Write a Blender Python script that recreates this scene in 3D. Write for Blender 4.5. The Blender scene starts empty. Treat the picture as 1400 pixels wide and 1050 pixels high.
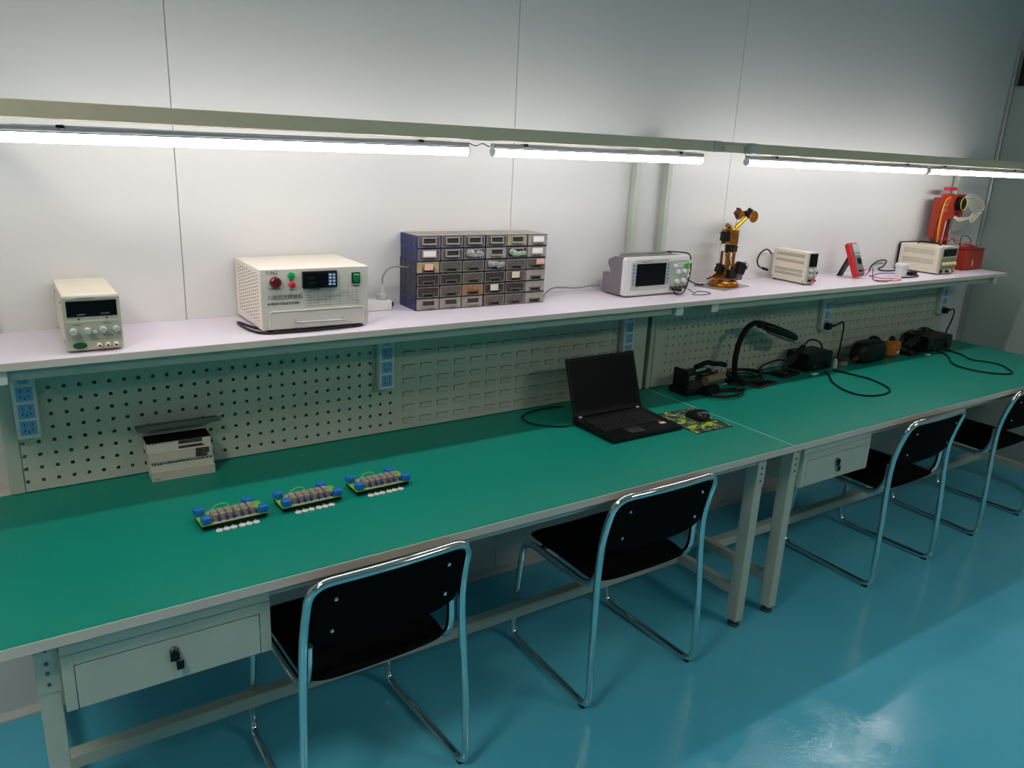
import bpy, bmesh, math, random
from mathutils import Vector, Matrix
random.seed(7)
PI = math.pi
S = bpy.context.scene
C = S.collection

# ------------------------------------------------------------------ camera, world, light, exposure
cam_d = bpy.data.cameras.new('camera')
cam = bpy.data.objects.new('camera', cam_d); C.objects.link(cam)
cam_d.sensor_fit = 'HORIZONTAL'; cam_d.sensor_width = 36.0
cam_d.lens = 1065.529 / 1400.0 * 36.0
cam_d.clip_start = 0.05; cam_d.clip_end = 60
YAW, PIT, ROL = [math.radians(a) for a in (34.460, 16.552, 2.765)]
fw = Vector((math.sin(YAW)*math.cos(PIT), math.cos(YAW)*math.cos(PIT), -math.sin(PIT)))
rt0 = Vector((math.cos(YAW), -math.sin(YAW), 0)); up0 = rt0.cross(fw)
rt = rt0*math.cos(ROL) + up0*math.sin(ROL)
up = -rt0*math.sin(ROL) + up0*math.cos(ROL)
M4 = Matrix(((rt.x, up.x, -fw.x, -2.3643), (rt.y, up.y, -fw.y, -1.6121), (rt.z, up.z, -fw.z, 1.7254), (0, 0, 0, 1)))
cam.matrix_world = M4
S.camera = cam

w = bpy.data.worlds.new('world'); S.world = w; w.use_nodes = True
w.node_tree.nodes['Background'].inputs[0].default_value = (0.5, 0.55, 0.6, 1)
w.node_tree.nodes['Background'].inputs[1].default_value = 0.02
S.view_settings.view_transform = 'Standard'
S.view_settings.look = 'None'
S.view_settings.gamma = 1.0
S.view_settings.use_curve_mapping = False
S.view_settings.exposure = 0.0

TUBE_STRENGTH = 31.5
CEILING_LAMPS = [(-3.35, -0.90, 28.0, .30), (-5.0, -3.2, 8.5, .60), (0.9, -2.9, 15.5, .60)]   # ceiling panels of the room: x, y, strength, half length

# ------------------------------------------------------------------ materials
def lin(c):
    return tuple((v/12.92 if v <= .04045 else ((v+.055)/1.055)**2.4) for v in c)
def rgb(r, g, b): return lin((r/255., g/255., b/255.))
MATS = {}
def mat(name, col, rough=.5, metal=0., var=.06, scale=12., bump=0., bscale=150., coat=0., alpha=1., trans=0., ior=1.45, spec=.5, emis=0., ecol=None, stretch=None):
    if name in MATS: return MATS[name]
    m = bpy.data.materials.new(name); m.use_nodes = True
    nt = m.node_tree; b = nt.nodes['Principled BSDF']
    tc = nt.nodes.new('ShaderNodeTexCoord'); mp = nt.nodes.new('ShaderNodeMapping')
    nt.links.new(tc.outputs['Object'], mp.inputs['Vector'])
    if stretch: mp.inputs['Scale'].default_value = stretch
    n = nt.nodes.new('ShaderNodeTexNoise'); n.inputs['Scale'].default_value = scale; n.inputs['Detail'].default_value = 4
    nt.links.new(mp.outputs[0], n.inputs['Vector'])
    r = nt.nodes.new('ShaderNodeValToRGB')
    r.color_ramp.elements[0].position = .3; r.color_ramp.elements[1].position = .7
    r.color_ramp.elements[0].color = tuple(max(0, c*(1-var)) for c in col)+(1,)
    r.color_ramp.elements[1].color = tuple(min(1, c*(1+var)) for c in col)+(1,)
    nt.links.new(n.outputs['Fac'], r.inputs['Fac']); nt.links.new(r.outputs['Color'], b.inputs['Base Color'])
    b.inputs['Roughness'].default_value = rough; b.inputs['Metallic'].default_value = metal
    b.inputs['Specular IOR Level'].default_value = spec
    b.inputs['Coat Weight'].default_value = coat
    if trans: b.inputs['Transmission Weight'].default_value = trans; b.inputs['IOR'].default_value = ior
    if emis:
        b.inputs['Emission Color'].default_value = (ecol or (1, 1, 1))+(1,); b.inputs['Emission Strength'].default_value = emis
    if bump:
        n2 = nt.nodes.new('ShaderNodeTexNoise'); n2.inputs['Scale'].default_value = bscale; n2.inputs['Detail'].default_value = 3
        nt.links.new(mp.outputs[0], n2.inputs['Vector'])
        bp = nt.nodes.new('ShaderNodeBump'); bp.inputs['Strength'].default_value = bump; bp.inputs['Distance'].default_value = .002
        nt.links.new(n2.outputs['Fac'], bp.inputs['Height']); nt.links.new(bp.outputs[0], b.inputs['Normal'])
    MATS[name] = m
    return m

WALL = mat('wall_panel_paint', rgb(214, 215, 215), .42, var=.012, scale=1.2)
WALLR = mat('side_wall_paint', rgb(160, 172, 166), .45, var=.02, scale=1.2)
JOINT = mat('panel_joint', rgb(176, 178, 176), .6, var=.02)
CEIL = mat('ceiling_paint', rgb(205, 206, 204), .7, var=.02)
FRAME = mat('bench_frame_paint', rgb(188, 196, 184), .42, var=.03, bump=.03, bscale=300)
PEG = mat('pegboard_paint', rgb(196, 201, 190), .45, var=.03, bump=.03, bscale=300)
BARM = mat('light_bar_paint', rgb(222, 208, 180), .5, var=.03)
SHELF = mat('shelf_laminate', rgb(224, 216, 230), .5, var=.012, scale=3)
EDGE = mat('edge_band', rgb(216, 207, 199), .5, var=.05, scale=8)
MAT_G = mat('green_mat', rgb(2, 142, 124), .45, spec=.35, var=.05, scale=2.5, bump=.04, bscale=400)
MATE = mat('mat_edge', rgb(190, 225, 210), .5, var=.02)
ALU = mat('aluminium', rgb(190, 190, 190), .4, metal=.8, var=.03)
CHROME = mat('chrome', rgb(225, 225, 225), .1, metal=1, var=.02)
STEEL = mat('dark_steel', rgb(110, 112, 110), .35, metal=.9, var=.05)
BLACKF = mat('black_fabric', rgb(13, 13, 15), .95, var=.15, scale=60, bump=.25, bscale=500, spec=.08)
BLACK = mat('black_plastic', rgb(13, 13, 15), .42, spec=.3, var=.1)
BLACKR = mat('black_rubber', rgb(12, 12, 13), .7, spec=.25, var=.1)
SCREEN = mat('dark_screen', rgb(5, 5, 10), .3, spec=.25, var=.05)
WHITEP = mat('white_plastic', rgb(226, 226, 224), .4, var=.02)
CREAM = mat('cream_enamel', rgb(226, 218, 198), .42, var=.035, scale=9, bump=.03, bscale=300)
OVENM = mat('oven_enamel', rgb(233, 224, 212), .4, var=.025, scale=5, bump=.03, bscale=300)
OVENF = mat('oven_front', rgb(205, 201, 194), .45, var=.02, scale=5)
GREYP = mat('grey_plastic', rgb(128, 128, 132), .5, var=.04)
LGREY = mat('light_grey_plastic', rgb(190, 192, 190), .45, var=.04)
PSUF = mat('psu_front', rgb(188, 186, 168), .45, var=.05)
INK = mat('print_ink', rgb(70, 68, 66), .7, var=.05)
INKD = mat('dark_ink', rgb(30, 28, 28), .7, var=.05)
RED = mat('red_plastic', rgb(196, 32, 40), .35, var=.04)
DRED = mat('dark_red_lens', rgb(96, 22, 20), .25, var=.15, scale=90)
GREEN = mat('green_plastic', rgb(10, 150, 80), .3, var=.05)
DGREEN = mat('dark_green_plastic', rgb(16, 84, 56), .35, var=.05)
BLUE = mat('blue_plastic', rgb(42, 52, 130), .4, var=.08)
SOCK = mat('socket_blue', rgb(120, 180, 226), .45, var=.04)
SMOKE = mat('smoked_drawer_front', rgb(96, 88, 83), .3, var=.22, scale=35)
SMOKED = mat('dark_smoked_plastic', rgb(62, 56, 56), .3, var=.25, scale=40)
SMOKEL = mat('pale_smoked_plastic', rgb(158, 152, 146), .3, var=.12, scale=40)
DUSTY = mat('dusty_taupe_top', rgb(170, 160, 150), .65, var=.08, scale=40)
DSHELL = mat('dark_grey_shell', rgb(58, 58, 66), .5, var=.15, scale=40)
GOLD = mat('gold_anodised', rgb(180, 114, 34), .28, metal=.75, var=.12, scale=30)
GOLDB = mat('bright_gold', rgb(240, 196, 40), .22, metal=.7, var=.05)
ORANGE = mat('orange_red_paint', rgb(160, 50, 26), .42, var=.08, scale=14)
ORANGED = mat('dark_red_paint', rgb(126, 22, 16), .42, var=.08, scale=14)
YEL = mat('yellow_wire', rgb(226, 196, 70), .5, var=.05)
WWIRE = mat('white_wire', rgb(232, 226, 206), .5, var=.04)
RWIRE = mat('red_wire', rgb(190, 40, 50), .5, var=.05)
PAPER = mat('paper_edge', rgb(216, 210, 202), .8, var=.06, scale=18, stretch=(1, 1, 14))
PAPER2 = mat('paper_edge_cream', rgb(206, 198, 186), .8, var=.07, scale=18, stretch=(1, 1, 14))
PHOTO = mat('dark_print', rgb(70, 62, 58), .6, var=.6, scale=55)
PCB = mat('lime_circuit_board', rgb(128, 190, 60), .45, var=.15, scale=80)
TERM = mat('terminal_blue', rgb(30, 120, 205), .4, var=.08, scale=60)
RELAY = mat('trimmer_grey', rgb(164, 150, 138), .5, var=.2, scale=140)
GWIRE = mat('lime_wire', rgb(110, 205, 60), .45, var=.05)
ACRYL = mat('grey_acrylic', rgb(150, 146, 146), .25, var=.05)
TAN = mat('tan_card', rgb(140, 122, 102), .7, var=.1, scale=30)
SPONGE = mat('orange_sponge', rgb(200, 110, 40), .9, var=.25, scale=60, bump=.3, bscale=200)
BROWNB = mat('dark_red_brown', rgb(70, 36, 30), .5, var=.1)
COVER = mat('dark_case_red', rgb(40, 22, 22), .4, var=.1)
LCD = mat('grey_lcd', rgb(170, 182, 184), .3, var=.03)
LABELP = mat('pink_label', rgb(228, 178, 160), .7, var=.05)
LABELW = mat('white_label', rgb(232, 228, 226), .7, var=.05)
LABELC = mat('cream_label', rgb(214, 204, 186), .7, var=.05)
BAGM = mat('clear_bag', rgb(150, 152, 152), .3, var=.2, scale=60)
GBAG = mat('green_bag', rgb(148, 172, 152), .4, var=.3, scale=60)
OLIVE = mat('olive_contents', rgb(164, 156, 110), .5, var=.25, scale=60)
AMBER = mat('amber_contents', rgb(150, 110, 70), .5, var=.3, scale=60)
GLASSD = mat('dark_glass', rgb(30, 34, 34), .12, var=.1)
TUBE = mat('lit_tube', (1, 1, 1), .5, var=0, emis=TUBE_STRENGTH, ecol=(1.0, .925, .895))
JAR = mat('tin_jar', rgb(170, 165, 155), .3, metal=.7, var=.1)

def floor_material():
    m = bpy.data.materials.new('blue_epoxy_floor'); m.use_nodes = True
    nt = m.node_tree; b = nt.nodes['Principled BSDF']; L = nt.links.new
    tc = nt.nodes.new('ShaderNodeTexCoord')
    n = nt.nodes.new('ShaderNodeTexNoise'); n.inputs['Scale'].default_value = 1.7; n.inputs['Detail'].default_value = 6
    L(tc.outputs['Object'], n.inputs['Vector'])
    r = nt.nodes.new('ShaderNodeValToRGB')
    r.color_ramp.elements[0].position = .3; r.color_ramp.elements[0].color = rgb(84, 188, 220)+(1,)
    r.color_ramp.elements[1].position = .75; r.color_ramp.elements[1].color = rgb(100, 202, 232)+(1,)
    L(n.outputs['Fac'], r.inputs['Fac']); L(r.outputs['Color'], b.inputs['Base Color'])
    n3 = nt.nodes.new('ShaderNodeTexNoise'); n3.inputs['Scale'].default_value = 22; n3.inputs['Detail'].default_value = 5
    L(tc.outputs['Object'], n3.inputs['Vector'])
    rr = nt.nodes.new('ShaderNodeMapRange'); rr.inputs['From Min'].default_value = .3; rr.inputs['From Max'].default_value = .7
    rr.inputs['To Min'].default_value = .05; rr.inputs['To Max'].default_value = .13
    L(n3.outputs['Fac'], rr.inputs['Value']); L(rr.outputs[0], b.inputs['Roughness'])
    n2 = nt.nodes.new('ShaderNodeTexNoise'); n2.inputs['Scale'].default_value = 38; n2.inputs['Detail'].default_value = 6
    n2.inputs['Roughness'].default_value = .6
    L(tc.outputs['Object'], n2.inputs['Vector'])
    bp = nt.nodes.new('ShaderNodeBump'); bp.inputs['Strength'].default_value = .25; bp.inputs['Distance'].default_value = .003
    L(n2.outputs['Fac'], bp.inputs['Height']); L(bp.outputs[0], b.inputs['Normal'])
    n4 = nt.nodes.new('ShaderNodeTexNoise'); n4.inputs['Scale'].default_value = 260; n4.inputs['Detail'].default_value = 2
    L(tc.outputs['Object'], n4.inputs['Vector'])
    n5 = nt.nodes.new('ShaderNodeTexNoise'); n5.inputs['Scale'].default_value = 5; n5.inputs['Detail'].default_value = 3
    L(tc.outputs['Object'], n5.inputs['Vector'])
    mr = nt.nodes.new('ShaderNodeMapRange'); mr.inputs['From Min'].default_value = .42; mr.inputs['From Max'].default_value = .62; mr.inputs['To Max'].default_value = .55
    L(n5.outputs['Fac'], mr.inputs['Value'])
    bp2 = nt.nodes.new('ShaderNodeBump'); bp2.inputs['Distance'].default_value = .0012
    L(mr.outputs[0], bp2.inputs['Strength']); L(n4.outputs['Fac'], bp2.inputs['Height']); L(bp.outputs[0], bp2.inputs['Normal'])
    L(bp2.outputs[0], b.inputs['Normal'])
    b.inputs['Specular IOR Level'].default_value = .5
    return m
FLOOR = floor_material()

def pad_material():
    m = bpy.data.materials.new('camouflage_print'); m.use_nodes = True
    nt = m.node_tree; b = nt.nodes['Principled BSDF']; L = nt.links.new
    tc = nt.nodes.new('ShaderNodeTexCoord')
    n = nt.nodes.new('ShaderNodeTexNoise'); n.inputs['Scale'].default_value = 15; n.inputs['Detail'].default_value = 5; n.inputs['Distortion'].default_value = 1.6
    L(tc.outputs['Object'], n.inputs['Vector'])
    r = nt.nodes.new('ShaderNodeValToRGB'); cr = r.color_ramp; cr.interpolation = 'CONSTANT'
    stops = [(0, (24, 28, 26)), (.40, (54, 70, 58)), (.47, (150, 165, 130)), (.50, (40, 46, 40)), (.545, (176, 206, 30)), (.62, (110, 140, 70)), (.68, (205, 225, 110))]
    cr.elements[0].position = 0; cr.elements[0].color = rgb(*stops[0][1])+(1,)
    cr.elements[1].position = stops[1][0]; cr.elements[1].color = rgb(*stops[1][1])+(1,)
    for p, c in stops[2:]:
        e = cr.elements.new(p); e.color = rgb(*c)+(1,)
    L(n.outputs['Fac'], r.inputs['Fac']); L(r.outputs['Color'], b.inputs['Base Color'])
    b.inputs['Roughness'].default_value = .8
    return m
PADM = pad_material()

# ------------------------------------------------------------------ mesh helpers
class MB:
    def __init__(s): s.v = []; s.f = []; s.sm = []
    def add(s, vs, fs, smooth=False):
        o = len(s.v); s.v += [tuple(v) for v in vs]
        for f in fs: s.f.append(tuple(i+o for i in f)); s.sm.append(smooth)
        return s
    def box(s, x0, x1, y0, y1, z0, z1):
        vs = [(x, y, z) for z in (z0, z1) for y in (y0, y1) for x in (x0, x1)]
        return s.add(vs, [(0, 2, 3, 1), (4, 5, 7, 6), (0, 1, 5, 4), (2, 6, 7, 3), (0, 4, 6, 2), (1, 3, 7, 5)])
    def rbox(s, x0, x1, y0, y1, z0, z1, r=.003, seg=2):
        bm = bmesh.new()
        vs = [bm.verts.new((x, y, z)) for z in (z0, z1) for y in (y0, y1) for x in (x0, x1)]
        for f in [(0, 2, 3, 1), (4, 5, 7, 6), (0, 1, 5, 4), (2, 6, 7, 3), (0, 4, 6, 2), (1, 3, 7, 5)]: bm.faces.new([vs[i] for i in f])
        r = min(r, .49*min(abs(x1-x0), abs(y1-y0), abs(z1-z0)))
        bmesh.ops.bevel(bm, geom=list(bm.edges), offset=r, segments=seg, affect='EDGES', profile=.5)
        bm.verts.index_update()
        s.add([v.co[:] for v in bm.verts], [tuple(v.index for v in f.verts) for f in bm.faces]); bm.free()
        return s
    def cyl(s, p0, p1, r0, r1=None, n=16, cap=True, smooth=True):
        r1 = r0 if r1 is None else r1
        p0 = Vector(p0); p1 = Vector(p1); d = (p1-p0).normalized()
        a = d.orthogonal().normalized(); b = d.cross(a)
        c = [(math.cos(2*PI*i/n), math.sin(2*PI*i/n)) for i in range(n)]
        R0 = [p0+(a*x+b*y)*r0 for x, y in c]; R1 = [p1+(a*x+b*y)*r1 for x, y in c]
        s.add(R0+R1, [(i, (i+1) % n, n+(i+1) % n, n+i) for i in range(n)], smooth)
        if cap:
            s.add(R0, [tuple(reversed(range(n)))]); s.add(R1, [tuple(range(n))])
        return s
    def tube(s, pts, r, n=8, cap=True):
        P = [Vector(p) for p in pts]; T = []
        for i in range(len(P)):
            a = P[max(i-1, 0)]; b = P[min(i+1, len(P)-1)]; d = b-a
            T.append(d.normalized() if d.length > 1e-9 else Vector((0, 0, 1)))
        u = T[0].orthogonal().normalized(); rings = []
        for p, t in zip(P, T):
            u = (u - t*u.dot(t))
            u = u.normalized() if u.length > 1e-6 else t.orthogonal().normalized()
            w_ = t.cross(u)
            rings.append([p+(u*math.cos(2*PI*k/n)+w_*math.sin(2*PI*k/n))*r for k in range(n)])
        vs = [v for R in rings for v in R]; fs = []
        for i in range(len(P)-1):
            for k in range(n):
                fs.append((i*n+k, i*n+(k+1) % n, (i+1)*n+(k+1) % n, (i+1)*n+k))
        s.add(vs, fs, True)
        if cap: s.add(rings[0], [tuple(reversed(range(n)))]); s.add(rings[-1], [tuple(range(n))])
        return s
    def lathe(s, prof, c=(0, 0, 0), n=24, axis='z'):
        vs = []; m = len(prof)
        for k in range(n):
            a = 2*PI*k/n
            for r, h in prof:
                if axis == 'z': vs.append((c[0]+r*math.cos(a), c[1]+r*math.sin(a), c[2]+h))
                elif axis == 'y': vs.append((c[0]+r*math.cos(a), c[1]+h, c[2]-r*math.sin(a)))
                else: vs.append((c[0]+h, c[1]+r*math.cos(a), c[2]+r*math.sin(a)))
        fs = [(k*m+i, ((k+1) % n)*m+i, ((k+1) % n)*m+i+1, k*m+i+1) for k in range(n) for i in range(m-1)]
        return s.add(vs, fs, False)
    def prism(s, poly, axis, a0, a1):
        n = len(poly)
        def P(u, v, a): return {'x': (a, u, v), 'y': (u, a, v), 'z': (u, v, a)}[axis]
        A = [P(u, v, a0) for u, v in poly]; B = [P(u, v, a1) for u, v in poly]
        s.add(A+B, [(i, (i+1) % n, n+(i+1) % n, n+i) for i in range(n)])
        s.add(A, [tuple(range(n))]); s.add(B, [tuple(reversed(range(n)))])
        return s
    def ell(s, c, rx, ry, rz, n=16, m=10):
        vs = []; fs = []
        for i in range(m+1):
            th = PI*i/m
            for k in range(n):
                a = 2*PI*k/n
                vs.append((c[0]+rx*math.sin(th)*math.cos(a), c[1]+ry*math.sin(th)*math.sin(a), c[2]+rz*math.cos(th)))
        for i in range(m):
            for k in range(n): fs.append((i*n+k, (i+1)*n+k, (i+1)*n+(k+1) % n, i*n+(k+1) % n))
        return s.add(vs, fs, True)
    def cushion(s, hx, hy, t, warp, ns=16, power=5.):
        # padded sheet in the u,v plane with rounded outline; warp(u, v, h) -> xyz
        N = ns; idx = {}; vs = []; fs = []
        for side in (1, -1):
            for i in range(N+1):
                for j in range(N+1):
                    u = -1+2*i/N; v = -1+2*j/N; m_ = max(abs(u), abs(v))
                    if m_ > 1e-9:
                        a = math.atan2(v, u); ca, sa = math.cos(a), math.sin(a)
                        k = (abs(ca)**power+abs(sa)**power)**(-1/power)
                        mm = math.sin(m_*PI/2)**.8 if m_ < 1 else 1
                        uu, vv = mm*k*ca, mm*k*sa
                    else: uu = vv = mm = 0
                    h = t/2*max(0., 1-mm**6)**.5
                    if m_ >= 1-1e-9 and side == -1: idx[(side, i, j)] = idx[(1, i, j)]; continue
                    idx[(side, i, j)] = len(vs); vs.append(warp(uu*hx, vv*hy, side*h))
        for side in (1, -1):
            for i in range(N):
                for j in range(N):
                    q = [idx[(side, i, j)], idx[(side, i+1, j)], idx[(side, i+1, j+1)], idx[(side, i, j+1)]]
                    fs.append(tuple(q if side == 1 else q[::-1]))
        return s.add(vs, fs, True)
    def xf(s, M):
        s.v = [tuple(M @ Vector(v)) for v in s.v]; return s
    def mesh(s, name, m):
        me = bpy.data.meshes.new(name); me.from_pydata(s.v, [], s.f)
        me.polygons.foreach_set('use_smooth', s.sm)
        me.materials.append(m); me.update()
        bm = bmesh.new(); bm.from_mesh(me); bmesh.ops.recalc_face_normals(bm, faces=bm.faces); bm.to_mesh(me); bm.free()
        return me

def fillet(pts, rad, n=5):
    """round the corners of a polyline; rad: number or list"""
    P = [Vector(p) for p in pts]; out = [P[0]]
    for i in range(1, len(P)-1):
        r = rad[i] if isinstance(rad, (list, tuple)) else rad
        a, b, c = P[i-1], P[i], P[i+1]
        d0 = min(r, (a-b).length*.49); d1 = min(r, (c-b).length*.49)
        s0 = b+(a-b).normalized()*d0; s1 = b+(c-b).normalized()*d1
        for k in range(n+1):
            t = k/n; out.append(s0*(1-t)**2+b*2*t*(1-t)+s1*t**2)
    out.append(P[-1]); return out
def spline(pts, n=8):
    P = [Vector(p) for p in pts]; P = [P[0]*2-P[1]]+P+[P[-1]*2-P[-2]]; out = []
    for i in range(1, len(P)-2):
        for k in range(n):
            t = k/n; a, b, c, d = P[i-1], P[i], P[i+1], P[i+2]
            out.append(.5*((2*b)+(c-a)*t+(2*a-5*b+4*c-d)*t*t+(3*b-a-3*c+d)*t**3))
    out.append(P[-2]); return out

def obj(name, mb, m, parent=None):
    me = mb if isinstance(mb, bpy.types.Mesh) else mb.mesh(name, m)
    o = bpy.data.objects.new(name, me); C.objects.link(o)
    if parent is not None: o.parent = parent
    return o
def tag(o, label, cat, group=None):
    o['label'] = label; o['category'] = cat
    if group: o['group'] = group
    return o
def thing(name, label, cat, loc=(0, 0, 0), rz=0, group=None):
    o = bpy.data.objects.new(name, None); o.empty_display_size = .05; C.objects.link(o)
    o.location = loc; o.rotation_euler = (0, 0, rz)
    return tag(o, label, cat, group)
def struct(name, mb, m, parent=None):
    o = obj(name, mb, m, parent); o['kind'] = 'structure'; return o
def copy_tree(o, parent=None):
    c = o.copy(); C.objects.link(c)
    if parent is not None: c.parent = parent
    for ch in list(o.children): copy_tree(ch, c)
    return c
def text(name, body, size, m, parent, loc, rot=(PI/2, 0, 0), extr=.0002, align='LEFT', sx=1.):
    cu = bpy.data.curves.new(name, 'FONT'); cu.body = body; cu.size = size; cu.extrude = extr; cu.align_x = align; cu.resolution_u = 2
    tmp = bpy.data.objects.new('tmp', cu)
    C.objects.link(tmp)
    dg = bpy.context.evaluated_depsgraph_get()
    me = bpy.data.meshes.new_from_object(tmp.evaluated_get(dg))
    bpy.data.objects.remove(tmp); bpy.data.curves.remove(cu)
    me.materials.clear(); me.materials.append(m)
    o = bpy.data.objects.new(name, me); C.objects.link(o); o.parent = parent
    o.location = loc; o.rotation_euler = rot; o.scale = (sx, 1, 1)
    return o

# ------------------------------------------------------------------ the room
XL, XR, YF, YW, ZC = -8.0, 2.80, -7.5, .855, 2.95
struct('floor', MB().box(XL, XR, YF, YW+.12, -.06, 0), FLOOR)
struct('ceiling', MB().box(XL, XR, YF, YW+.12, ZC, ZC+.06), CEIL)
wb = struct('wall_back', MB().box(XL, XR+.1, YW+.006, YW+.1, 0, ZC), JOINT)
seams = [-6.538, -5.373, -4.208, -3.043, -1.878, -.713, .452]
xs = [XL]+seams+[XR]
for a, b in zip(xs[:-1], xs[1:]):
    if b-a < .05: continue
    struct('wall_panel', MB().rbox(a+.0010, b-.0010, YW, YW+.012, .0, ZC, .0012, 1), WALL, wb)
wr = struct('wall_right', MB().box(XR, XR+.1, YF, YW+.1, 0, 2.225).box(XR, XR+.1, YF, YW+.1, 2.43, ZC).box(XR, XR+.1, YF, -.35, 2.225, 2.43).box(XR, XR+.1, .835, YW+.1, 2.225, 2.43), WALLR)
struct('wall_left', MB().box(XL-.1, XL, YF, YW+.1, 0, ZC), WALL)
struct('wall_front', MB().box(XL-.1, XR+.1, YF-.1, YF, 0, ZC), WALL)
struct('baseboard_back', MB().prism([(YW, 0), (YW-.022, 0), (YW-.022, .006), (YW-.004, .022), (YW, .022)], 'x', XL, XR), LGREY)
struct('baseboard_right', MB().prism([(XR, 0), (XR-.022, 0), (XR-.022, .006), (XR-.004, .022), (XR, .022)], 'y', YF, YW), LGREY)
struct('trim_1', MB().rbox(XR-.022, XR-.002, YW-.022, YW-.002, .023, 2.43, .004, 2), ALU)
wn = struct('window_1', MB().rbox(XR-.012, XR+.05, -.36, .84, 2.425, 2.45, .003, 1).rbox(XR-.006, XR+.05, -.36, .84, 2.222, 2.234, .003, 1).box(XR, XR+.05, -.36, -.34, 2.234, 2.425), ALU)
struct('pane', MB().box(XR+.03, XR+.036, -.34, .835, 2.234, 2.425), GLASSD, wn)
cl_m = {}
for i, (x, y, st, hl) in enumerate(CEILING_LAMPS):
    t = thing('ceiling_light', ['ceiling light panel left of the benches', 'ceiling light panel further back, left of the benches', 'ceiling light panel opposite the right bench'][i], 'light', (x, y, ZC))
    obj('frame', MB().box(-hl-.01, hl+.01, -.31, -.29, -.03, -.001).box(-hl-.01, hl+.01, .29, .31, -.03, -.001).box(-hl-.01, -hl+.01, -.29, .29, -.03, -.001).box(hl-.01, hl+.01, -.29, .29, -.03, -.001), WHITEP, t)
    obj('diffuser', MB().box(-hl+.011, hl-.011, -.289, .289, -.022, -.012), mat('lit_diffuser_%d' % i, (1, 1, 1), .5, var=0, emis=st, ecol=(.97, .875, .735)), t)

# ------------------------------------------------------------------ workbenches
G = .03793
def make_louver():
    # punched lip, open at the top
    m = MB(); w2, h = .0235, .018
    prof = [(0, 0), (-.0028, .0022), (-.0032, .006), (-.0034, h)]
    n = len(prof)
    V = []
    for x in (-w2, -w2+.0015, w2-.0015, w2):
        k = 0 if abs(x) == w2 else 1
        V += [(x, y*k-.0004, z) for y, z in prof]
    F = [(c*n+i, (c+1)*n+i, (c+1)*n+i+1, c*n+i+1) for c in range(3) for i in range(n-1)]
    m.add(V, F)
    k = len(m.f)
    m.box(-w2, w2, -.0003, .0001, h+.0001, h+.0020).box(-w2-.0012, -w2-.0001, -.0003, .0001, .009, h+.0020)   # flat dark strips, painted shade in place of a cut opening
    me = m.mesh('louver', PEG); me.materials.append(mat('louver_gap_shade', rgb(40, 48, 42), .8))
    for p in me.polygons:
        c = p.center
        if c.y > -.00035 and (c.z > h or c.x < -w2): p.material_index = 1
    return me
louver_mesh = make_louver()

def pegboard(x0, x1, z0, z1, hx0, hz0, cols, rows, yf, th=.0015):
    """sheet with real square holes; right of the holes the sheet goes on plain"""
    m = MB(); hs = .0048
    xs = [x0]
    for c in range(cols): xs += [hx0+c*G-hs, hx0+c*G+hs]
    xs.append(x1)
    zs = [z0]
    for r in range(rows): zs += [hz0+r*G-hs, hz0+r*G+hs]
    zs.append(z1)
    nx, nz = len(xs), len(zs)
    vs = [(x, yf, z) for z in zs for x in xs]+[(x, yf+th, z) for z in zs for x in xs]; o = nx*nz
    fs = []
    for j in range(nz-1):
        for i in range(nx-1):
            a, b, c, d = j*nx+i, j*nx+i+1, (j+1)*nx+i+1, (j+1)*nx+i
            if i % 2 == 1 and j % 2 == 1:
                fs += [(a, b, b+o, a+o), (b, c, c+o, b+o), (c, d, d+o, c+o), (d, a, a+o, d+o)]
            else:
                fs += [(a, b, c, d), (a+o, d+o, c+o, b+o)]
    m.add(vs, fs)
    m.box(x0, x1, yf+.0003, yf+.012, z0, z0+.0015)          # folded lower flange
    return m

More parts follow.
